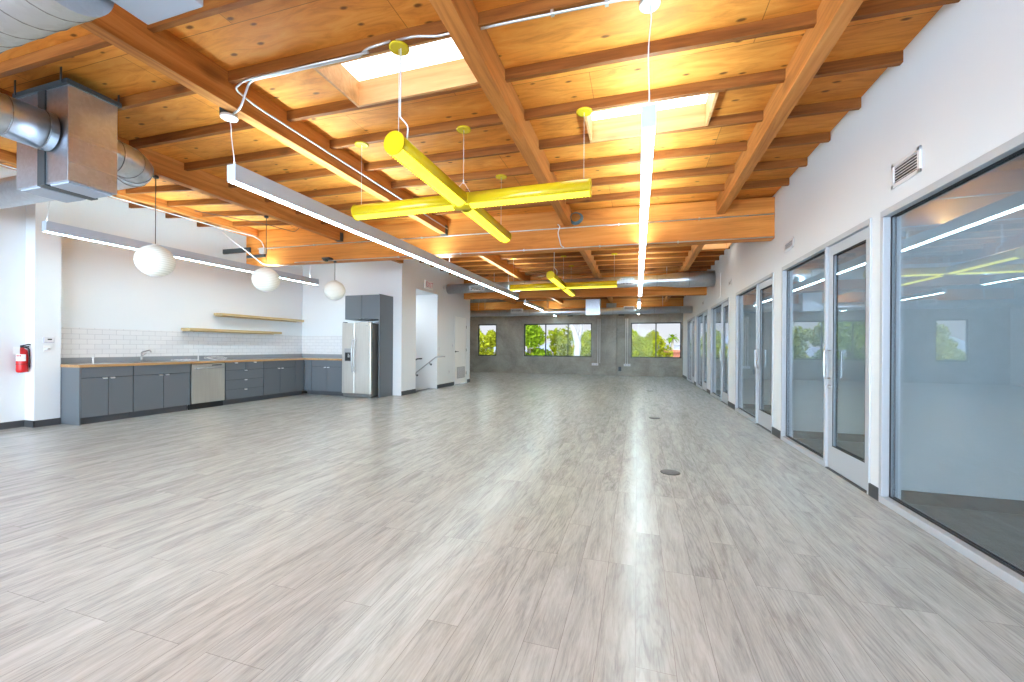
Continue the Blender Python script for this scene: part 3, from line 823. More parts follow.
for x in (FL + 0.06, FR - 0.06):
    for y in (FY + 0.10, YK - 0.1): obj('foot', cyl(BM(), (x, y, 0), (x, y, 0.03), 0.02, seg=12), M['black'], r)
for x in (FL + 0.05, FR - 0.05): obj('hinge_cover', box(BM(), x - 0.035, x + 0.035, FY + 0.01, FY + 0.10, 1.832, 1.85), M['steelside'], r)
# cabinet over the refrigerator and tall side panel
r = thing('wall_cabinet', 'grey two-door cabinet mounted over the refrigerator', 'cabinet', (-6.5, 8.85, 1.92))
obj('carcass', box(BM(), -7.03, -6.032, 8.571, YK - 0.002, 1.925, 2.525), M['cab'], r)
for a, b, px in ((-7.03, -6.535, -6.58), (-6.53, -6.032, -6.48)):
    d = obj('door', box(BM(), a + 0.003, b - 0.003, 8.55, 8.569, 1.925, 2.525), M['cab'], r, bevel=0.0015)
    obj('pull', box(BM(), px - 0.02, px + 0.02, 8.53, 8.551, 1.928, 1.936), M['chrome'], d)
solo('side_panel', box(BM(), -6.03, -6.00, 8.53, YK - 0.002, 0.0, 2.535), M['cab'], 'tall grey side panel standing right of the refrigerator', 'panel', bevel=0.002)

# ------------------------------------------------------------------ lamps
def linear_pendant(label, x, y0, y1, zb, zt, w, hang, group, canopy_z=None, canopy_mat='plastic', cable_bend=True, straight=()):
    """long box lamp along Y; hang: y positions of cables with canopy"""
    r = thing('linear_pendant', label, 'pendant lamp', (x, (y0 + y1) / 2, zb), group=group)
    h = w / 2; t = 0.006
    bm = BM()
    box(bm, x - h, x - h + t, y0, y1, zb, zt); box(bm, x + h - t, x + h, y0, y1, zb, zt); box(bm, x - h + t, x + h - t, y0, y1, zt - 0.03, zt - 0.024)
    obj('housing', bm, M['lampbody'], r)
    obj('diffuser', box(BM(), x - h + t, x + h - t, y0 + 0.004, y1 - 0.004, zb + 0.001, zb + 0.012), M['lamp'], r)
    obj('added_uplight', box(BM(), x - h + t + 0.004, x + h - t - 0.004, y0 + 0.01, y1 - 0.01, zt - 0.024, zt - 0.014), M['upfill'], r)  # upward glowing strip, out of sight, added to brighten the roof
    for y, s in ((y0, -1), (y1, 1)):
        obj('end_cap', box(BM(), x - h, x + h, y, y + s * 0.006, zb, zt), M['lampbody'], r)
    for k, (yc, dx) in enumerate(hang):
        cz = canopy_z if (canopy_z and k == 0) else zp(x)
        ca = BM(); lathe(ca, (x + dx, yc, cz), [(0.066, -0.022), (0.068, -0.016), (0.068, 0.0)], 24)
        obj('canopy', ca, M[canopy_mat], r)
        ya = yc if abs(yc - y0) > 0.5 else y0 + 0.02
        bm = BM()
        pts = [(x + dx, yc, cz - 0.02), (x + dx + 0.012, yc + 0.01, cz - 0.09), (x + 0.25 * dx - 0.008, (yc + ya) / 2, (cz + zt) / 2 + 0.05), (x + 0.004, ya, zt + 0.05), (x, ya, zt - 0.02)]
        tube(bm, rounded_path(pts, 0.12, 4), 0.0045, 6)
        obj('cable', bm, M['wire'], r)
    return r
GL = 'long silver linear pendants'
linear_pendant('long silver linear pendant lamp ending above the stair opening wall', -3.50, 2.76, 11.9, 2.73, 2.88, 0.10, [(2.74, -0.01), (7.2, 0), (11.0, 0)], GL, canopy_z=zj(-3.43) - 0.19 - 0.02)
solo('mounting_box', box(BM(), -3.58, -3.49, 2.70, 2.79, 3.309, 3.38), M['bracket'], 'small dark electrical box beside the left beam at the nearest lamp canopy', 'electrical box', bevel=0.004)
linear_pendant('long bright linear pendant lamp running down the middle towards the right far window', 0.066, 2.95, 12.5, 2.77, 2.92, 0.095, [(2.86, 0), (7.6, 0), (12.0, 0)], GL)
linear_pendant('long linear pendant lamp running along the kitchen wall above the counter', -7.60, 3.37, 8.22, 2.765, 2.905, 0.10, [(3.50, 0), (8.0, 0)], GL)
linear_pendant('short linear pendant lamp beyond the second girder, in line with the longest left pendant', -3.66, 13.4, 15.98, 2.745, 2.85, 0.10, [(13.6, 0)], GL)
linear_pendant('shortest linear pendant lamp close to the far wall above the three-pane window', -3.70, 17.3, 19.0, 2.745, 2.85, 0.10, [(17.5, 0)], GL)
linear_pendant('short linear pendant lamp near the far wall above the narrow single window', -6.95, 17.3, 18.4, 2.745, 2.85, 0.10, [(17.5, 0)], GL)
linear_pendant('short linear pendant lamp hanging past the middle lamp before the far duct', 0.05, 13.9, 16.0, 2.75, 2.86, 0.095, [(14.1, 0)], GL)
linear_pendant('very short bright pendant lamp between the far duct and the right far window', 0.05, 16.8, 18.8, 2.75, 2.86, 0.095, [(17.2, 0)], GL)

# yellow cross lamps
def sector(bm, p0, axis, length, r, a0, a1, n, ribs=0):
    """part of a cylinder wall from angle a0 to a1 (0 = down), along axis 'X' or 'Y'"""
    rows = []
    steps = max(1, ribs) if ribs else 1
    for s in range(steps + 1):
        d = length * s / steps
        row = []
        for k in range(n + 1):
            a = a0 + (a1 - a0) * k / n
            o = math.sin(a) * r; z = -math.cos(a) * r
            p = (p0[0] + d, p0[1] + o, p0[2] + z) if axis == 'X' else (p0[0] + o, p0[1] + d, p0[2] + z)
            row.append(bm.verts.new(p))
        rows.append(row)
    for A, B in zip(rows, rows[1:]):
        for k in range(n):
            f = bm.faces.new((A[k], A[k + 1], B[k + 1], B[k])); f.smooth = True
    return bm

def cross_pendant(label, cx, cy, zc, x0, x1, y0, y1, yn, yf, rad=0.083):
    r = thing('cross_pendant', label, 'pendant lamp', (cx, cy, zc - rad), group='yellow cross-shaped pendants')
    for ax, a, b in (('X', x0, cx - 0.06), ('X', cx + 0.06, x1), ('Y', y0, cy - 0.06), ('Y', cy + 0.06, y1)):
        p0 = (a, cy, zc) if ax == 'X' else (cx, a, zc)
        bm = sector(BM(), p0, ax, b - a, rad, math.radians(52), math.radians(308), 22)
        arm = obj('arm', bm, M['yellow'], r)
        so = arm.modifiers.new('wall', 'SOLIDIFY'); so.thickness = 0.004; so.offset = -1
        bm = sector(BM(), p0, ax, b - a, rad - 0.006, math.radians(-52), math.radians(52), 8)
        n = int((b - a) / 0.032)
        for k in range(n):                           # cross fins of the lens
            d = a + (k + 0.5) * (b - a) / n
            for sgn in (-1, 1):
                aa = [math.radians(sgn * q) for q in (43, 47, 52)]
                pr = []
                for q in aa:
                    o1, z1 = math.sin(q) * (rad + 0.002), -math.cos(q) * (rad + 0.002)
                    pr.append((o1, z1))
                if ax == 'X': box(bm, d - 0.004, d + 0.004, cy + pr[0][0], cy + pr[2][0], zc + min(pr[0][1], pr[2][1]), zc + min(pr[0][1], pr[2][1]) + 0.009)
                else: box(bm, cx + pr[0][0], cx + pr[2][0], d - 0.004, d + 0.004, zc + min(pr[0][1], pr[2][1]), zc + min(pr[0][1], pr[2][1]) + 0.012)
        obj('diffuser', bm, M['yellowlens'], arm)
        end = a if (a in (x0, y0)) else b
        s = 0.008 if end == b else -0.008
        bm = BM()
        if ax == 'X': cyl(bm, (end, cy, zc), (end + s, cy, zc), rad + 0.004, seg=32, smooth=True)
        else: cyl(bm, (cx, end, zc), (cx, end + s, zc), rad + 0.004, seg=32, smooth=True)
        obj('end_cap', bm, M['yellow'], arm)
    bm = BM(); cyl(bm, (cx - 0.09, cy, zc), (cx + 0.09, cy, zc), rad + 0.003, seg=28); cyl(bm, (cx, cy - 0.09, zc), (cx, cy + 0.09, zc), rad + 0.003, seg=28)
    obj('hub', bm, M['yellow'], r)
    for px, py, in ((cx, cy), (x0 + 0.06, cy), (x1 - 0.06, cy), (cx, yn), (cx, yf)):
        cz = zj(px)
        ca = BM(); lathe(ca, (px, py, cz), [(0.060, -0.012), (0.075, -0.010), (0.075, 0.0)], 28); obj('canopy', ca, M['yellow'], r)
        bm = BM(); tube(bm, [(px, py, cz - 0.012), (px, py, zc + rad + (0.12 if (px, py) == (cx, cy) else 0.0))], 0.0022, 5); 
        if (px, py) == (cx, cy):
            tube(bm, [(px, py, zc + rad + 0.12), (px - 0.07, py - 0.07, zc + rad - 0.01)], 0.002, 5); tube(bm, [(px, py, zc + rad + 0.12), (px + 0.07, py + 0.07, zc + rad - 0.01)], 0.002, 5)
            cyl(bm, (px, py, zc + rad + 0.10), (px, py, zc + rad + 0.14), 0.007, seg=8)
        obj('suspension_wire', bm, M['wire'], r)
    # power lead curls in at the near end
    px, py = cx, yn
    bm = BM(); tube(bm, rounded_path([(px + 0.015, py, zj(px) - 0.012), (px + 0.012, py, zc + 0.22), (px + 0.03, py, zc + 0.20), (px + 0.075, py + 0.01, zc + 0.15), (px + 0.06, py + 0.02, zc + rad - 0.03)], 0.05), 0.006, 8)
    obj('power_lead', bm, M['wire'], r)
    return r
cross_pendant('nearest yellow cross-shaped tube pendant hanging below the plywood roof', -1.72, 3.855, 2.75, -3.02, -0.43, 2.61, 5.25, 2.665, 5.065)
cross_pendant('farther yellow cross-shaped tube pendant hanging before the long silver duct', -1.74, 9.905, 2.765, -3.08, -0.47, 8.35, 11.35, 8.695, 11.115)

# paper lantern globes
def globe(label, x, y, z, ztop, rx=0.20, rz=0.195):
    r = thing('paper_lantern', label, 'pendant lamp', (x, y, z), group='white paper lantern pendants')
    bm = BM(); prof = []
    n = 27
    for k in range(n + 1):
        a = -PI / 2 + PI * (0.06 + 0.88 * k / n)
        prof.append(((rx * math.cos(a)) * (1.0 + (0.014 if k % 2 else -0.014)), rz * math.sin(a)))
    lathe(bm, (x, y, z), prof, 36); obj('shade', bm, M['paper'], r)
    obj('top_ring', cyl(BM(), (x, y, z + rz - 0.012), (x, y, z + rz + 0.012), 0.035, seg=20), M['plastic'], r); obj('bottom_ring', cyl(BM(), (x, y, z - rz - 0.002), (x, y, z - rz + 0.012), 0.045, seg=20), M['plastic'], r)
    bm = BM(); tube(bm, [(x, y, z + rz), (x, y, ztop - 0.01)], 0.005, 6); cyl(bm, (x, y, ztop - 0.03), (x, y, ztop), 0.03, seg=16); obj('cord', bm, M['darkwire'], r)
zt = zj(-5.75) - 0.18
globe('white paper lantern hanging nearest, below the silver duct box', -5.78, 3.56, 2.305, zt)
globe('white paper lantern hanging in the middle of the row of three', -5.80, 5.17, 2.33, zt)
globe('white paper lantern hanging beside the refrigerator under the deep girder', -5.86, 6.82, 2.38, 2.88 + 0.0125 * (XR + 5.86))

# ------------------------------------------------------------------ ducts
def spiral(bm, pts, r, pitch=0.16):
    """thin raised lock seam winding round a straight duct"""
    p0, p1 = Vector(pts[0]), Vector(pts[1]); L = (p1 - p0).length; d = (p1 - p0).normalized(); u, w = frame_of(d)
    n = int(L / pitch * 22); out = []
    for k in range(n + 1):
        s = L * k / n; a = 2 * PI * s / pitch
        out.append(p0 + d * s + (u * math.cos(a) + w * math.sin(a)) * (r + 0.001))
    return tube(bm, out, 0.004, 4)
# near duct overhead and its white end box
r = thing('round_duct', 'big silver spiral duct crossing overhead at the near end of the roof', 'duct', (-5.5, 1.25, 2.9))
bm = BM(); cyl(bm, (-8.85, 1.22, 3.06), (-2.62, 1.22, 3.06), 0.20, seg=48); obj('duct_body', bm, M['galv'], r)
bm = spiral(BM(), ((-8.8, 1.22, 3.06), (-2.64, 1.22, 3.06)), 0.20, 0.20); obj('seam', bm, M['seam'], r)
r = thing('air_unit', 'white sheet metal box hanging beside the near beam at the end of the spiral duct', 'air unit', (-2.35, 1.35, 3.05))
obj('casing', box(BM(), -2.60, -2.18, 0.96, 1.56, 3.02, 3.36), M['whiteunit'], r, bevel=0.006)
bm = BM()
for x in (-2.56, -2.22):
    for y in (1.02, 1.50): cyl(bm, (x, y, 3.36), (x, y, zp(x)), 0.006, seg=8)
obj('hanger_rod', bm, M['conduit'], r)

# plenum box with duct entering and elbow leaving
bx0, bx1, by0, by1, bz0, bz1 = -5.43, -4.69, 2.22, 2.57, 2.665, 3.50
r = thing('plenum_box', 'galvanised sheet metal duct box hung under the roof with round ducts on both sides', 'duct box', ((bx0 + bx1) / 2, (by0 + by1) / 2, bz0))
obj('casing', box(BM(), bx0, bx1, by0, by1, bz0, bz1), M['galvbox'], r, bevel=0.004)
bm = BM(); box(bm, bx0 - 0.02, bx1 + 0.02, by0 - 0.02, by1 + 0.02, bz1 - 0.01, bz1 + 0.03); obj('top_flange', bm, M['bracket'], r)
bm = BM(); xm = (bx0 + bx1) / 2 + 0.02; box(bm, xm - 0.05, xm + 0.05, by0 - 0.012, by0, bz0, bz1); box(bm, xm - 0.05, xm + 0.05, by0 - 0.012, by1 + 0.012, bz0 - 0.012, bz0); obj('strap', bm, M['bracket'], r)
bm = BM(); box(bm, bx0 + 0.03, xm - 0.07, by0 + 0.02, by1 - 0.02, bz0 - 0.014, bz0); box(bm, xm + 0.07, bx1 - 0.03, by0 + 0.02, by1 - 0.02, bz0 - 0.014, bz0); obj('bottom_panel', bm, M['whiteunit'], r)
for za, zb in ((3.05, 3.075), (2.83, 2.84)): obj('fold_seam', box(BM(), bx1, bx1 + 0.006, by0, by1, za, zb), M['galv'], r)
bm = BM()
for x in (bx0 + 0.04, bx1 - 0.04): box(bm, x - 0.012, x + 0.012, by0 - 0.03, by0 - 0.026, bz1, zp(x)); box(bm, x - 0.012, x + 0.012, by1 + 0.026, by1 + 0.03, bz1, zp(x))
obj('hanger_strap', bm, M['bracket'], r)
r = thing('round_duct', 'silver round duct running into the near face of the galvanised box', 'duct', (-4.93, 1.8, 2.94))
dz = 3.105; dxx = -4.93
bm = BM(); cyl(bm, (dxx, 1.43, dz), (dxx, by0 - 0.013, dz), 0.165, seg=44); obj('duct_body', bm, M['galv'], r)
bm = BM()
for y in [by0 - 0.07 - 0.22 * k for k in range(4)]: lathe_pts = [(dxx + 0.167 * math.cos(2 * PI * k / 40), y, dz + 0.167 * math.sin(2 * PI * k / 40)) for k in range(41)]; tube(bm, lathe_pts, 0.004, 5)
obj('seam', bm, M['seam'], r)
r = thing('duct_elbow', 'silver duct elbow turning out of the galvanised box towards the left wall', 'duct', (-4.95, 2.9, 2.9))
bm = BM()
path = [(dxx, by1 + 0.001, dz)]
for k in range(0, 11):
    a = k / 10 * PI / 2
    path.append((dxx - 0.28 + 0.28 * math.cos(a), by1 + 0.10 + 0.28 * math.sin(a), dz))
path.append((XL + 0.01, by1 + 0.38, dz))
tube(bm, path, 0.16, 40); obj('duct_body', bm, M['galv'], r)
bm = BM()
for k in (1, 4, 7, 10):
    p = Vector(path[k]); d = (Vector(path[k + 1]) - Vector(path[k - 1])).normalized(); u, w = frame_of(d)
    tube(bm, [p + (u * math.cos(2 * PI * q / 36) + w * math.sin(2 * PI * q / 36)) * 0.162 for q in range(37)], 0.004, 5)
obj('seam', bm, M['seam'], r)

def grille(parent, x0, x1, y, z0, z1, mat='plastic'):
    bm = BM(); f = 0.02
    box(bm, x0, x1, y - 0.03, y + 0.08, z0, z0 + f); box(bm, x0, x1, y - 0.03, y + 0.08, z1 - f, z1); box(bm, x0, x0 + f, y - 0.03, y + 0.08, z0, z1); box(bm, x1 - f, x1, y - 0.03, y + 0.08, z0, z1)
    g = obj('grille', bm, M[mat], parent)
    bm = BM(); box(bm, x0 + f, x1 - f, y + 0.02, y + 0.03, z0 + f, z1 - f); obj('grille_back', bm, M['bracket'], g)
    bm = BM(); n = 9
    for k in range(n):
        x = x0 + f + (k + 0.5) * (x1 - x0 - 2 * f) / n
        box(bm, x - 0.006, x + 0.006, y - 0.02, y + 0.02, z0 + f, z1 - f)
    obj('grille_blades', bm, M[mat], g)
r = thing('round_duct', 'long silver round duct crossing in front of the second girder from the stair wall', 'duct', (-2, 11.6, 2.9))
bm = BM(); Yd, Zd = 11.75, 3.09
tube(bm, [(XB + 0.005, Yd, Zd), (0.35, Yd, Zd), (0.55, Yd, Zd), (1.05, Yd, Zd), (1.25, Yd, Zd), (XR - 0.005, Yd, Zd)], 0.15, 40, radii=[0.15, 0.15, 0.15, 0.20, 0.21, 0.21]); obj('duct_body', bm, M['galv'], r)
bm = BM()
for x in (-4.6, -3.2, -1.8, -0.6, 0.5, 1.3): tube(bm, [(x, Yd + (0.152 if x < 0.6 else 0.212) * math.cos(2 * PI * k / 40), Zd + (0.152 if x < 0.6 else 0.212) * math.sin(2 * PI * k / 40)) for k in range(41)], 0.005, 5)
obj('seam', bm, M['seam'], r)
grille(r, -0.47, -0.09, Yd - 0.16, 2.98, 3.18); grille(r, -4.95, -4.45, Yd - 0.16, 2.98, 3.14)
bm = BM()
for x in (-4.2, -2.4, 0.75): cyl(bm, (x, Yd, Zd + 0.15), (x, Yd, zp(x)), 0.005, seg=6)
obj('hanger_rod', bm, M['conduit'], r)
r = thing('round_duct', 'far silver round duct crossing in front of the concrete wall above the windows', 'duct', (-3, 16.2, 2.6))
bm = BM(); Yd, Zd = 16.2, 2.685; cyl(bm, (XL + 0.01, Yd, Zd), (XR - 0.005, Yd, Zd), 0.13, seg=36); obj('duct_body', bm, M['galv'], r)
bm = BM()
for x in (-7.0, -5.5, -4.2, -2.9, -0.9, 0.6, 1.5): tube(bm, [(x, Yd + 0.132 * math.cos(2 * PI * k / 36), Zd + 0.132 * math.sin(2 * PI * k / 36)) for k in range(37)], 0.005, 5)
obj('seam', bm, M['seam'], r)
obj('branch_box', box(BM(), -1.93, -1.38, Yd - 0.2, Yd + 0.2, 2.53, 3.15), M['galvbox'], r, bevel=0.004)
grille(r, -0.50, -0.12, Yd - 0.14, 2.66, 2.84); grille(r, -5.0, -4.5, Yd - 0.14, 2.66, 2.84)
bm = BM()
for x in (-6.2, -3.5, 0.9): cyl(bm, (x, Yd, Zd + 0.13), (x, Yd, zp(x)), 0.005, seg=6)
obj('hanger_rod', bm, M['conduit'], r)

# ------------------------------------------------------------------ wall registers, signs, switches
def register(label, y0, y1, z0, z1):
    r = thing('wall_vent', label, 'vent', (XR, (y0 + y1) / 2, z0), group='white wall vents above the glazing')
    bm = BM(); f = 0.03; x0, x1 = XR - 0.014, XR
    box(bm, x0, x1, y0, y1, z0, z0 + f); box(bm, x0, x1, y0, y1, z1 - f, z1); box(bm, x0, x1, y0, y0 + f, z0, z1); box(bm, x0, x1, y1 - f, y1, z0, z1)
    obj('frame', bm, M['plastic'], r, bevel=0.003)
    obj('duct_opening', box(BM(), XR - 0.002, XR - 0.0005, y0 + f, y1 - f, z0 + f, z1 - f), M['black'], r)
    bm = BM(); n = 6
    for k in range(n):
        z = z0 + f + (k + 0.5) * (z1 - z0 - 2 * f) / n
        v = [bm.verts.new(p) for p in ((XR - 0.012, y0 + f, z - 0.006), (XR - 0.012, y1 - f, z - 0.006), (XR - 0.003, y1 - f, z + 0.006), (XR - 0.003, y0 + f, z + 0.006),
                                         (XR - 0.012, y0 + f, z - 0.003), (XR - 0.012, y1 - f, z - 0.003), (XR - 0.003, y1 - f, z + 0.009), (XR - 0.003, y0 + f, z + 0.009))]
        for q in ((0, 3, 2, 1), (4, 5, 6, 7), (0, 1, 5, 4), (1, 2, 6, 5), (2, 3, 7, 6), (3, 0, 4, 7)): bm.faces.new([v[i] for i in q])
    obj('slat', bm, M['plastic'], r)
register('white slatted wall vent nearest, above the big pane', 3.61, 3.95, 2.515, 2.705)
register('small white slatted wall vent above the first glass door and sidelight', 6.07, 6.42, 2.565, 2.70)
register('small white wall vent high above the second office front', 9.7, 10.0, 2.62, 2.75)
register('far small wall vent past the second girder above the glazing', 13.4, 13.8, 2.58, 2.72)
solo('access_panel', box(BM(), XR - 0.012, XR, 10.9, 11.5, 2.50, 3.1), M['white'], 'flat white access panel on the right wall near the long duct', 'panel', bevel=0.003)

r = thing('exit_sign', 'faded pale exit sign on the wall above the stair opening', 'sign', (XB, 10.45, 2.93))
obj('sign_body', box(BM(), XB, XB + 0.05, 10.22, 10.68, 2.90, 3.14), M['paperwhite'], r, bevel=0.02)
cu = bpy.data.curves.new('exit_letters', 'FONT'); cu.body = 'EXIT'; cu.size = 0.20; cu.align_x = 'CENTER'; cu.align_y = 'CENTER'; cu.extrude = 0.002
cu.materials.append(M['pinkletter'])
tmp = bpy.data.objects.new('tmp', cu); C.objects.link(tmp)
me = bpy.data.meshes.new_from_object(tmp.evaluated_get(bpy.context.evaluated_depsgraph_get())); bpy.data.objects.remove(tmp); bpy.data.curves.remove(cu)
if not me.materials: me.materials.append(M['pinkletter'])
o = bpy.data.objects.new('lettering', me); C.objects.link(o); o.parent = r
o.location = Vector((XB + 0.053, 10.45, 3.02)) - wloc(r); o.rotation_euler = (PI / 2, 0, PI / 2)
bm = BM(); lathe(bm, (0, 0, 0), [(0.055, 0), (0.055, 0.03), (0.03, 0.045)], 20)
o = solo('smoke_sensor', bm, M['plastic'], 'small round white sensor high on the stair wall right of the exit sign', 'sensor'); o.rotation_euler = (0, PI / 2, 0); o.location = (XB, 11.45, 3.1)
def plate(label, cat, name, face, p, w, h, detail, group=None):
    """face 'X': on a wall facing +X; 'Y': facing -Y"""
    r = thing(name, label, cat, p, group=group)
    if face == 'X':
        obj('cover_plate', box(BM(), p[0], p[0] + 0.008, p[1] - w / 2, p[1] + w / 2, p[2] - h / 2, p[2] + h / 2), M['plastic'], r, bevel=0.002)
        obj(detail, box(BM(), p[0] + 0.008, p[0] + 0.012, p[1] - w / 5, p[1] + w / 5, p[2] - h / 4, p[2] + h / 4), M['lilac'], r)
    else:
        obj('cover_plate', box(BM(), p[0] - w / 2, p[0] + w / 2, p[1] - 0.03, p[1], p[2] - h / 2, p[2] + h / 2), M['plastic'], r, bevel=0.002)
        bm = BM()
        for dx in (-w / 4, w / 4): box(bm, p[0] + dx - 0.02, p[0] + dx + 0.02, p[1] - 0.034, p[1] - 0.03, p[2] - 0.03, p[2] + 0.03)
        obj(detail, bm, M['lilac'], r)
    return r
plate('white light switch on the stair wall just right of the stair opening', 'switch', 'light_switch', 'X', (XB, 11.14, 1.20), 0.08, 0.12, 'rocker')
plate('white light switch on the stair wall beside the louvred closet door', 'switch', 'light_switch', 'X', (XB, 12.08, 1.30), 0.09, 0.14, 'rocker')
plate('white power outlet low on the stair wall between opening and closet door', 'outlet', 'wall_outlet', 'X', (XB, 11.85, 0.46), 0.08, 0.12, 'socket')
plate('white twin outlet box under the three-pane window on the concrete wall', 'outlet', 'wall_outlet', 'Y', (-1.88, YB, 0.49), 0.30, 0.11, 'socket')
plate('white twin outlet box left of the right far window on the concrete wall', 'outlet', 'wall_outlet', 'Y', (-0.44, YB, 0.48), 0.30, 0.11, 'socket')
solo('junction_box', box(BM(), -1.10 + 0.28, -0.97 + 0.28, YB - 0.05, YB, 0.20, 0.40), M['bracket'], 'dark box low on the concrete wall beside the pilaster', 'electrical box', bevel=0.004)
bm = BM(); 
for x in (-1.75, -1.66): cyl(bm, (x, YB - 0.02, 0.545), (x, YB - 0.02, 2.6), 0.016, seg=10)
solo('wall_conduit', bm, M['conduitw'], 'pair of white conduits down to the outlet beside the three-pane window', 'conduit')
bm = BM()
for x in (-0.50, -0.42): cyl(bm, (x, YB - 0.02, 0.535), (x, YB - 0.02, 2.6), 0.016, seg=10)
solo('wall_conduit', bm, M['conduitw'], 'pair of white conduits down to the outlet left of the right far window', 'conduit')
for x, lab in ((-3.05, 'small dark louvre high on the concrete wall above the three-pane window'), (-1.12 + 0.42, 'small dark louvre high on the concrete wall right of the pilaster')):
    solo('wall_louvre', box(BM(), x - 0.13, x + 0.13, YB - 0.025, YB, 2.74, 2.86), M['bracket'], lab, 'vent', bevel=0.004)

# handrails of the stair
r = thing('handrail', 'dark metal handrail sloping down along the far wall of the stair opening', 'handrail', (-6.0, 10.97, 0.7))
bm = BM(); tube(bm, rounded_path([(-5.45, 10.96, 0.965), (-5.74, 10.96, 0.955), (-7.2, 10.96, -0.10)], 0.05), 0.019, 12); obj('rail', bm, M['louvre'], r)
bm = BM()
for x, z in ((-5.95, 0.80), (-6.42, 0.46), (-7.0, 0.045)): tube(bm, rounded_path([(x, SO1, z - 0.08), (x, 10.96, z - 0.08), (x, 10.96, z - 0.015)], 0.03), 0.008, 8); cyl(bm, (x, SO1 - 0.006, z - 0.08), (x, SO1, z - 0.08), 0.03, seg=14)
obj('bracket', bm, M['bracket'], r)
r = thing('handrail', 'short dark end of the handrail at the near edge of the stair opening', 'handrail', (-5.7, 9.88, 0.9))
bm = BM(); tube(bm, rounded_path([(-5.60, 9.80 - 0.06, 0.93), (-5.60, 9.88, 0.93), (-5.76, 9.88, 0.92), (-7.2, 9.88, -0.12)], 0.04), 0.019, 12); obj('rail', bm, M['bracket'], r)
bm = BM(); x, z = -6.0, 0.74; tube(bm, rounded_path([(x, SO0, z - 0.08), (x, 9.88, z - 0.08), (x, 9.88, z - 0.015)], 0.03), 0.008, 8); obj('bracket', bm, M['bracket'], r)

# fire extinguisher on the left wall by the pier
ex, ey = -8.80, 3.668
r = thing('fire_extinguisher', 'red fire extinguisher with white tag mounted by the white pier', 'fire extinguisher', (ex, ey, 0.83))
bm = lathe(BM(), (ex, ey, 0.83), [(0.048, 0), (0.058, 0.01), (0.061, 0.04), (0.061, 0.28), (0.056, 0.315), (0.040, 0.345), (0.024, 0.355), (0.024, 0.37)], 28); obj('cylinder_body', bm, M['red'], r)
bm = BM(); cyl(bm, (ex, ey, 1.20), (ex, ey, 1.235), 0.02, seg=16); obj('valve', bm, M['black'], r)
bm = BM(); tube(bm, [(ex, ey - 0.01, 1.225), (ex + 0.05, ey + 0.05, 1.25), (ex + 0.06, ey + 0.06, 1.245)], 0.009, 8); tube(bm, [(ex, ey, 1.215), (ex + 0.05, ey + 0.05, 1.215)], 0.008, 8); obj('lever', bm, M['black'], r)
bm = BM(); tube(bm, rounded_path([(ex + 0.02, ey, 1.21), (ex + 0.07, ey + 0.045, 1.19), (ex + 0.066, ey + 0.05, 1.0), (ex + 0.066, ey + 0.05, 0.90)], 0.03), 0.009, 8); obj('hose', bm, M['black'], r)
bm = BM(); a0, a1 = math.radians(-95), math.radians(15); A = []; B = []
for k in range(13):
    a = a0 + (a1 - a0) * k / 12; A.append(bm.verts.new((ex + 0.0622 * math.cos(a), ey + 0.0622 * math.sin(a), 1.00))); B.append(bm.verts.new((ex + 0.0622 * math.cos(a), ey + 0.0622 * math.sin(a), 1.10)))
for k in range(12): bm.faces.new((A[k], A[k + 1], B[k + 1], B[k]))
lb = obj('label_band', bm, M['paperwhite'], r)
bm = BM()
for k, (q0, q1) in enumerate(((-80, -62), (-58, -45), (-42, -30))):
    V = []
    for q in (q0, (q0 + q1) / 2, q1): V.append([bm.verts.new((ex + 0.0628 * math.cos(math.radians(q)), ey + 0.0628 * math.sin(math.radians(q)), z)) for z in (1.068, 1.088)])
    for s in (0, 1): bm.faces.new((V[s][0], V[s + 1][0], V[s + 1][1], V[s][1]))
obj('label_mark', bm, M['red'], lb)
bm = BM(); box(bm, ex + 0.050, ex + 0.054, ey - 0.115, ey - 0.045, 1.10, 1.215); obj('inspection_tag', bm, M['paperwhite'], r)
bm = BM(); box(bm, XL, ex - 0.06, ey - 0.02, ey + 0.02, 0.95, 1.18); tube(bm, [(ex + 0.0635 * math.cos(2 * PI * k / 32), ey + 0.0635 * math.sin(2 * PI * k / 32), 0.955) for k in range(33)], 0.003, 5); obj('wall_bracket', bm, M['black'], r)
# thermostat and sensor on the pier
px = -8.66
r = thing('thermostat', 'white thermostat with small dark display on the white pier', 'thermostat', (px, 3.88, 1.32))
obj('housing', box(BM(), px, px + 0.03, 3.82, 3.945, 1.275, 1.355), M['lilac'], r, bevel=0.008)
obj('cover', box(BM(), px + 0.03, px + 0.034, 3.83, 3.935, 1.285, 1.35), M['plastic'], r)
obj('display', box(BM(), px + 0.034, px + 0.0355, 3.865, 3.915, 1.318, 1.338), M['black'], r)
r = thing('wall_sensor', 'small white plastic sensor just under the thermostat', 'sensor', (px, 3.87, 1.15))
obj('back_plate', box(BM(), px, px + 0.006, 3.835, 3.91, 1.14, 1.235), M['paperwhite'], r)
bm = BM(); lathe(bm, (px + 0.006, 3.872, 1.165), [(0.03, 0), (0.034, 0.012), (0.02, 0.03)], 18); obj('dome', bm, M['plastic'], r)

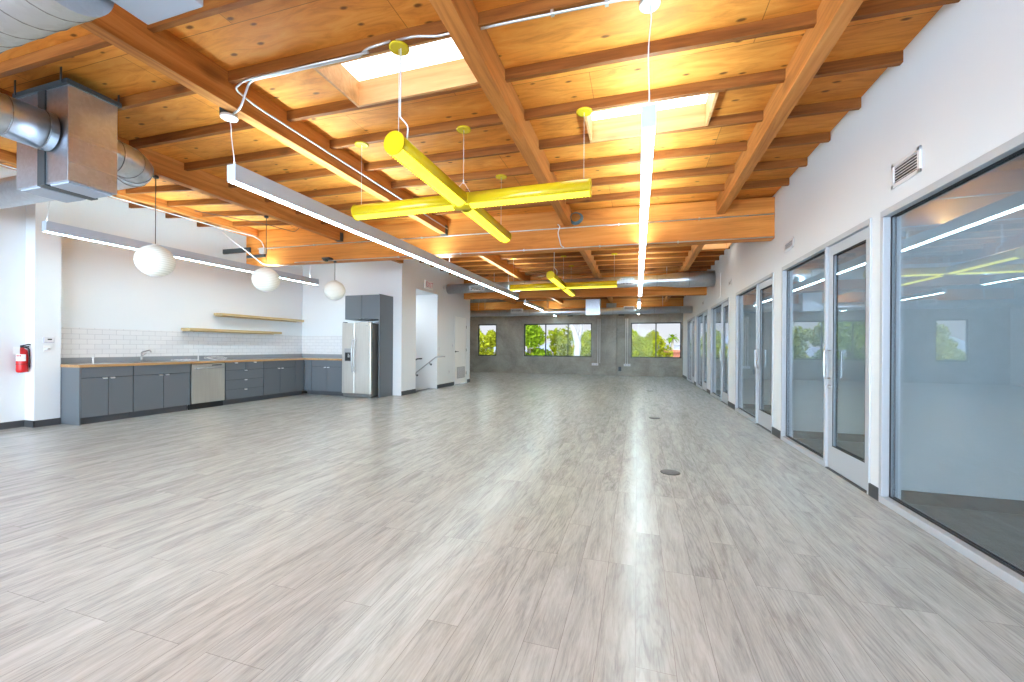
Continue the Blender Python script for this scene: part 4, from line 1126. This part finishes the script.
# floor boxes
for x, y, lab in ((0.325, 4.39, 'nearest round dark floor outlet cover in the plank floor'), (0.305, 7.73, 'second round floor outlet cover, between the near one and the far windows'), (0.36, 12.6, 'farthest round floor outlet cover, tiny in front of the right far window')):
    r = thing('floor_outlet', lab, 'floor outlet', (x, y, 0), group='round floor outlet covers')
    bm = lathe(BM(), (x, y, 0), [(0.095, 0.0), (0.095, 0.003), (0.088, 0.006)], 36); obj('ring', bm, M['darkbase'], r)
    bm = BM(); cyl(bm, (x, y, 0.006), (x, y, 0.008), 0.080, seg=32); box(bm, x - 0.055, x - 0.01, y - 0.03, y + 0.03, 0.008, 0.0095); box(bm, x + 0.01, x + 0.055, y - 0.03, y + 0.03, 0.008, 0.0095); obj('lid', bm, M['cabdark'], r)

# ------------------------------------------------------------------ conduits on the roof timbers
def pipe(label, pts, r=0.009, mat='conduit', name='conduit', clips=()):
    bm = BM(); tube(bm, rounded_path(pts, 0.05), r, 10)
    t = thing(name, label, 'conduit', Vector(pts[0]))
    obj('pipe', bm, M[mat], t)
    if clips:
        bm = BM()
        for c in clips: box(bm, c[0] - 0.012, c[0] + 0.012, c[1] - 0.016, c[1] + 0.016, c[2] - 0.016, c[2] + 0.016)
        obj('clip', bm, M[mat], t, bevel=0.003)
    return t
g0 = GY[0] - 0.014
def gz(x): return 2.88 + 0.0125 * (XR - x)
def gline(z_off, xa, xb): return [(x, g0, gz(x) + z_off) for x in (xa, xb)]
pipe('thin steel conduit running high along the whole near face of the first girder', gline(0.355, -7.9, XR - 0.02), clips=[(x, g0, gz(x) + 0.355) for x in (-6.4, -3.9, -2.2, -0.3, 0.9)])
pipe('thin steel conduit running along the lower edge of the first girder', [(x, g0, gz(x) + 0.016) for x in (-6.9, XR - 0.02)], clips=[(x, g0, gz(x) + 0.016) for x in (-4.4, -3.1, -1.9, -0.6, 0.6)])
pipe('short bent conduit dropping down the girder face under the coil of wire', [(-1.30, g0 - 0.02, 3.34), (-1.26, g0 - 0.02, 3.30), (-1.30, g0 - 0.024, 3.20), (-1.24, g0 - 0.024, 2.97), (-1.19, g0 - 0.024, 2.94)], mat='conduitw')
zc = zj(-3) - 0.014
pipe('bent steel conduit from the lamp canopy across to the first yellow canopy', [(-3.47, 2.74, 3.315), (-3.34, 2.71, 3.335), (-3.16, 2.645, zc - 0.0), (-3.0, 2.645, zc), (-2.05, 2.645, zj(-2) - 0.014), (-1.97, 2.61, zj(-2) + 0.0), (-1.76, 2.61, zj(-2) + 0.012)])
pipe('second steel conduit beside the joist, turning along the left beam', [(-1.95, 2.61, zj(-2) - 0.03), (-3.18, 2.61, zj(-3.2) - 0.03), (-3.35, 2.66, zj(-3.3) - 0.04), (-3.345, 2.85, 3.44), (-3.345, 5.2, 3.43), (-3.345, 6.80, 3.42)])
pipe('steel conduit from the near yellow canopy to the middle beam', [(-1.71, 2.61, zj(-1.7) + 0.012), (-1.55, 2.61, zj(-1.5) + 0.012), (-1.38, 2.625, zj(-1.2) - 0.012), (-1.205, 2.625, zj(-1.2) - 0.012)])
pipe('steel conduit from the middle beam under the joist to the middle lamp canopy', [(-1.055, 2.645, zj(-1) - 0.012), (-0.95, 2.645, zj(-1) - 0.012), (-0.06, 2.665, zj(0) - 0.012), (0.0, 2.74, zj(0) + 0.03)], clips=[(-0.55, 2.648, zj(-0.5) - 0.012), (-0.2, 2.66, zj(0) - 0.012)])
pipe('white conduit along the kitchen wall edge of the roof, bending down to the girder box', [(-8.1, 2.9, zj(-8.1) - 0.07), (-8.1, 6.2, zj(-8.1) - 0.07), (-7.9, 6.72, zj(-8) - 0.09), (-7.75, 6.80, 3.50), (-7.72, 6.83, 3.36)], mat='conduitw')
pipe('white conduit dropping diagonally from the kitchen roof edge to the girder bottom', [(-8.2, 6.2, 3.62), (-8.0, 6.5, 3.34), (-7.75, 6.82, 3.02), (-7.55, 6.825, 2.985)], mat='conduitw')
pipe('dark cable sagging under the roof planks left of the third lantern', [(-7.6, 5.3, zj(-7.6) - 0.01), (-6.9, 6.1, zj(-6.9) - 0.02), (-6.62, 6.55, zj(-6.6) - 0.06), (-6.55, 6.6, zj(-6.5) + 0.03)], 0.006, 'darkwire', 'roof_cable')
solo('junction_box', box(BM(), -7.80, -7.66, 6.77, 6.85, 3.24, 3.36), M['conduit'], 'small steel junction box on the girder near the kitchen wall', 'electrical box', bevel=0.004)
bm = BM(); box(bm, -8.88, -8.10, 6.80, 6.84, 3.30, 3.40); box(bm, -8.20, -7.55 - 0.15, 6.815, 6.85, 3.17, 3.23)
solo('steel_tie', bm, M['bracket'], 'dark steel strap tying the first girder to the kitchen wall', 'bracket')
bm = BM(); box(bm, -6.10, -5.93, 6.72, 6.85, 2.985 + 0.02, 3.04); cyl(bm, (-6.02, 6.70, 2.99), (-6.02, 6.78, 2.99), 0.03, seg=12)
solo('spot_bracket', bm, M['bracket'], 'small dark bracket on the girder bottom left of the third lantern', 'bracket')
bm = BM()
for q in range(5):
    rr = 0.085 + 0.006 * q
    tube(bm, [(-0.98 + rr * math.cos(2 * PI * k / 22), 6.72 + 0.015 * q + 0.02 * math.sin(4 * PI * k / 22), 3.40 + rr * 0.9 * math.sin(2 * PI * k / 22)) for k in range(23)], 0.008, 5)
solo('wire_coil', bm, simple('blue_grey_cable', (0.10, 0.16, 0.18), 0.5), 'coil of blue-grey cable hung on the girder beside the middle beam', 'cable')
# beam hangers (steel saddles) at the girder
for x, d, w in ((-5.75, 0.18, 0.115), (-3.43, 0.19, 0.115)):
    bm = BM(); z0 = zj(x) - d
    box(bm, x - w / 2 - 0.006, x + w / 2 + 0.006, GY[0] - 0.09, GY[0], z0 - 0.006, z0); box(bm, x + w / 2, x + w / 2 + 0.006, GY[0] - 0.09, GY[0], z0, z0 + 0.16); box(bm, x - w / 2 - 0.006, x - w / 2, GY[0] - 0.09, GY[0], z0, z0 + 0.16)
    solo('beam_hanger', bm, M['bracket'], 'dark steel hanger under the %s beam where it meets the first girder' % ('kitchen-side' if x < -5 else 'lamp-side'), 'bracket')
bm = BM(); box(bm, 0.02, 0.06, 4.97, 5.0, zj(0) - 0.03, zj(0) + 0.06); cyl(bm, (0.04, 4.985, zj(0) - 0.09), (0.04, 4.985, zj(0) - 0.03), 0.02, seg=10)
solo('roof_clamp', bm, M['conduit'], 'small steel clamp on a joist left of the middle lamp', 'bracket')

# ------------------------------------------------------------------ outside the far windows
GZ = -4.2
struct('street_ground', box(BM(), -60, 60, YB + 0.3, 140, GZ - 0.1, GZ), M['asphalt'])
bm = BM()
pr = None
N = 60; hs = [5.4 + 1.6 * math.sin(k * 0.31) + 1.1 * math.sin(k * 0.83 + 1) + 0.5 * math.sin(k * 1.9) for k in range(N + 1)]
tops = [bm.verts.new((-95 + 190 * k / N, 132, GZ + hs[k] + 1.2)) for k in range(N + 1)]
front = [bm.verts.new((-95 + 190 * k / N, 112, GZ)) for k in range(N + 1)]
back = [bm.verts.new((-95 + 190 * k / N, 138, GZ)) for k in range(N + 1)]
for k in range(N):
    bm.faces.new((front[k], front[k + 1], tops[k + 1], tops[k])); bm.faces.new((tops[k], tops[k + 1], back[k + 1], back[k]))
struct('hills', bm, M['hill'])

def crown_mesh(seed, n=4600, rx=1.7, rz=1.9, leaf=0.15, clumps=26):
    rnd = random.Random(seed); bm = BM(); cl = []
    for k in range(clumps):
        a = rnd.uniform(0, 2 * PI); zz = rnd.uniform(-0.9, 1.0); rr = math.sqrt(max(0, 1 - zz * zz * 0.85)) * rnd.uniform(0.35, 0.95)
        cl.append((Vector((rx * rr * math.cos(a), rx * rr * math.sin(a), rz * zz)), rnd.uniform(0.35, 0.62)))
    for k in range(n):
        c, r = cl[k % clumps]
        d = Vector((rnd.gauss(0, 1), rnd.gauss(0, 1), rnd.gauss(0, 1))).normalized() * r * rnd.uniform(0.55, 1.05)
        p = c + d
        u = Vector((rnd.gauss(0, 1), rnd.gauss(0, 1), rnd.gauss(0, 1))).normalized(); w = u.cross(Vector((rnd.gauss(0, 1), rnd.gauss(0, 1), rnd.gauss(0, 1)))).normalized()
        s = leaf * rnd.uniform(0.6, 1.3)
        f = bm.faces.new([bm.verts.new(q) for q in (p - u * s, p + w * s * 0.45, p + u * s, p - w * s * 0.45)])
    return bm
CROWN = {}
def tree(label, x, y, top, rx, rz, mat, seed, trunk='bark'):
    r = thing('street_tree', label, 'tree', (x, y, GZ), group='trees outside the far windows')
    key = (seed, mat, rx, rz)
    bm = crown_mesh(seed, rx=rx, rz=rz)
    for v in bm.verts: v.co += Vector((x, y, top - rz))
    obj('crown', bm, M[mat], r)
    bm = BM(); rnd = random.Random(seed)
    tube(bm, [(x, y, GZ), (x + 0.1, y, GZ + 2), (x - 0.05, y, top - rz * 1.1), (x + 0.1, y, top - rz * 0.4)], 0.14, 10, radii=[0.2, 0.16, 0.12, 0.05])
    for k in range(6):
        a = rnd.uniform(0, 2 * PI)
        tube(bm, [(x, y, top - rz * 1.3), (x + rx * 0.6 * math.cos(a), y + rx * 0.6 * math.sin(a), top - rz * rnd.uniform(0.3, 1.1))], 0.04, 6, radii=[0.06, 0.02])
    obj('trunk', bm, M[trunk], r)
    return r
tree('yellow-green tree filling the narrow single far window', -10.3, 27.0, 2.35, 1.9, 2.1, 'leafo', 1)
tree('green tree behind the narrow window, further back on its left', -14.6, 34.0, 2.3, 2.4, 2.2, 'leafy', 11)
tree('dense green tree filling the left pane of the three-pane window', -6.9, 26.0, 2.75, 1.45, 2.2, 'leafg', 2)
tree('yellow-green tree in the left pane behind the dense green one', -8.3, 31.5, 2.7, 2.0, 2.2, 'leafy', 3)
tree('bright tree in the middle pane of the three-pane window', -5.35, 29.2, 2.3, 1.3, 1.9, 'leafy', 4)
tree('small bushy tree at the right end of the three-pane window', -2.95, 26.5, 1.95, 0.85, 1.7, 'leafy', 5)
tree('yellow-green tree in the left pane of the right far window', -0.05, 26.5, 2.15, 1.15, 1.9, 'leafy', 6)
tree('loose yellow-green tree behind the mullion of the right far window', 1.25, 30.5, 2.1, 0.9, 1.8, 'leafo', 7)
tree('low green tree far behind the pale trunk', -5.2, 44.0, 1.7, 2.6, 2.4, 'leafg', 8)
# pale leaning trunk
r = thing('pale_tree', 'pale forked tree trunk leaning past the right pane of the three-pane window', 'tree', (-3.65, 25, GZ))
bm = BM(); tube(bm, [(-3.55, 25, GZ), (-3.6, 25, -1), (-3.55, 25, 0.6), (-3.45, 25, 1.5), (-3.7, 25, 2.3), (-4.2, 25, 3.3)], 0.18, 14, radii=[0.3, 0.24, 0.21, 0.19, 0.16, 0.11])
tube(bm, [(-3.45, 25, 1.5), (-3.3, 25.1, 2.4), (-3.25, 25.2, 3.6)], 0.1, 10, radii=[0.12, 0.09, 0.06]); obj('trunk', bm, M['palebark'], r)
bm = crown_mesh(21, 900, 1.6, 0.8, 0.12, 12)
for v in bm.verts: v.co += Vector((-3.6, 25.2, 4.6))
obj('crown', bm, M['leafg'], r)
# buildings
def building(label, x0, x1, y0, y1, z1, mat, wins, over=0.25):
    r = thing('street_building', label, 'building', ((x0 + x1) / 2, (y0 + y1) / 2, GZ), group='buildings outside the far windows')
    obj('wall', box(BM(), x0, x1, y0, y1, GZ, z1), M[mat], r)
    obj('roof', box(BM(), x0 - over, x1 + over, y0 - over, y1 + over, z1, z1 + 0.18), M[mat], r)
    for wx, wz in wins: obj('window', box(BM(), wx - 0.5, wx + 0.5, y0 - 0.05, y0, wz - 0.6, wz + 0.6), M['darkglass'], r)
building('low terracotta building seen at the bottom right of the right far window', 1.75, 7.5, 34.0, 42.0, 0.95, 'terracotta', [(4.2, -0.6), (6.0, -0.6)])
building('terracotta building behind the pale trunk', -8.2, -3.9, 48, 56, 1.35, 'terracotta', [(-7, -0.4), (-5, -0.4)])
building('white building far behind the terracotta one', 3.0, 9.0, 62.0, 70.0, 1.7, 'stucco', [(4.5, 0.2), (7, 0.2)])
# palm
r = thing('palm_tree', 'tall palm standing behind the terracotta building', 'tree', (4.6, 60, GZ))
bm = BM(); tube(bm, [(4.6, 60, GZ), (4.65, 60, 0), (4.6, 60, 2.7)], 0.2, 10, radii=[0.26, 0.2, 0.17]); obj('trunk', bm, M['bark'], r)
bm = BM(); rnd = random.Random(3)
for k in range(34):
    a = rnd.uniform(0, 2 * PI); e = rnd.uniform(-0.5, 1.1); L = rnd.uniform(0.9, 1.3)
    d = Vector((math.cos(a) * math.cos(e), math.sin(a) * math.cos(e), math.sin(e))); s = Vector((-math.sin(a), math.cos(a), 0))
    p = [Vector((4.6, 60, 2.8)) + d * L * t + Vector((0, 0, -0.55 * t * t)) for t in (0, 0.35, 0.7, 1.0)]
    wd = (0.03, 0.13, 0.11, 0.01)
    ring = [(bm.verts.new(q - s * w), bm.verts.new(q + s * w)) for q, w in zip(p, wd)]
    for A, B in zip(ring, ring[1:]): bm.faces.new((A[0], A[1], B[1], B[0]))
obj('fronds', bm, M['leafg'], r)
# blue vehicle roof at the bottom of the right far window
r = thing('delivery_van', 'blue van roof showing at the bottom edge of the right far window', 'van', (1.9, 23.3, GZ))
bm = BM(); x0, x1, y0, y1 = 1.45, 2.35, 22.0, 24.6
box(bm, x0, x1, y0, y1, GZ + 0.45, GZ + 1.6); box(bm, x0 + 0.04, x1 - 0.04, y0 + 0.5, y1, GZ + 1.6, 0.72); obj('body', bm, M['bluecar'], r, bevel=0.12)
bm = BM(); box(bm, x0 + 0.1, x1 - 0.1, y0 + 0.46, y0 + 0.52, GZ + 1.75, -0.2); obj('windscreen', bm, M['darkglass'], r)
for xx in (x0, x1 - 0.18):
    for yy in (y0 + 0.6, y1 - 0.6):
        bm = BM(); cyl(bm, (xx, yy, GZ + 0.34), (xx + 0.18, yy, GZ + 0.34), 0.34, seg=22); obj('wheel', bm, M['black'], r)

# ------------------------------------------------------------------ light from outside
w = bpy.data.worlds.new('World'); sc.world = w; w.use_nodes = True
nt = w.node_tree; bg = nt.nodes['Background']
tc = nt.nodes.new('ShaderNodeTexCoord'); sp = nt.nodes.new('ShaderNodeSeparateXYZ'); nt.links.new(tc.outputs['Generated'], sp.inputs[0])
rp = ramp(nt, [(0.0, (0.84, 0.84, 0.90)), (0.12, (0.78, 0.83, 0.92)), (0.5, (0.50, 0.78, 1.02))]); nt.links.new(sp.outputs[2], rp.inputs['Fac'])
sm = nt.nodes.new('ShaderNodeMapRange'); sm.inputs['From Min'].default_value = 0.2; sm.inputs['From Max'].default_value = -0.4
nt.links.new(sp.outputs[1], sm.inputs['Value'])
nt.links.new(mixc(nt, sm.outputs[0], rp.outputs['Color'], (0.645, 0.825, 1.0)), bg.inputs['Color'])   # sky tinted cooler behind the viewer to cool the fill light 
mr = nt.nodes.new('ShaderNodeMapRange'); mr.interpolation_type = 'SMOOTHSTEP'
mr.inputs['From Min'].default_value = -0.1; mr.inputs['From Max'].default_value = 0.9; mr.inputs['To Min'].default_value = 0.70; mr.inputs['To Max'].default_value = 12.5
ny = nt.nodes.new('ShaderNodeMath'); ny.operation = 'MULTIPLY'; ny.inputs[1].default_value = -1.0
nt.links.new(sp.outputs[1], ny.inputs[0]); nt.links.new(ny.outputs[0], mr.inputs['Value'])   # sky boosted behind the viewer as added fill for the room
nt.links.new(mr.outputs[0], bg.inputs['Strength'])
sun = bpy.data.lights.new('sun', 'SUN'); sun.energy = 1.5; sun.angle = 0.01; sun.color = (1.0, 0.95, 0.86)
so = bpy.data.objects.new('sun', sun); C.objects.link(so); so.rotation_euler = (math.radians(38), 0, math.radians(-25))

# ------------------------------------------------------------------ camera
f_px, yaw, pitch, roll = 407.084, 0.298455, -0.000348, 0.006412
fw = Vector((-math.sin(yaw) * math.cos(pitch), math.cos(yaw) * math.cos(pitch), math.sin(pitch)))
rt = Vector((math.cos(yaw), math.sin(yaw), 0)); up = rt.cross(fw)
r2 = math.cos(roll) * rt + math.sin(roll) * up; u2 = -math.sin(roll) * rt + math.cos(roll) * up
cam = bpy.data.cameras.new('camera'); co = bpy.data.objects.new('camera', cam); C.objects.link(co)
mw = Matrix((( r2.x, u2.x, -fw.x, 0), (r2.y, u2.y, -fw.y, 0), (r2.z, u2.z, -fw.z, 1.25), (0, 0, 0, 1)))
co.matrix_world = mw
cam.sensor_width = 36.0; cam.sensor_fit = 'HORIZONTAL'; cam.lens = 36.0 * f_px / 1024.0
cam.shift_y = 6.573 / 1024.0; cam.clip_start = 0.05; cam.clip_end = 400
sc.camera = co

sc.view_settings.view_transform = 'Standard'; sc.view_settings.look = 'None'; sc.view_settings.gamma = 1.0
sc.view_settings.use_curve_mapping = False; sc.view_settings.exposure = 0.62
sc.cycles.max_bounces = 10; sc.cycles.diffuse_bounces = 6; sc.cycles.glossy_bounces = 6; sc.cycles.transparent_max_bounces = 24
sc.cycles.use_denoising = True; sc.cycles.caustics_reflective = False; sc.cycles.caustics_refractive = False
sc.cycles.sample_clamp_indirect = 8.0
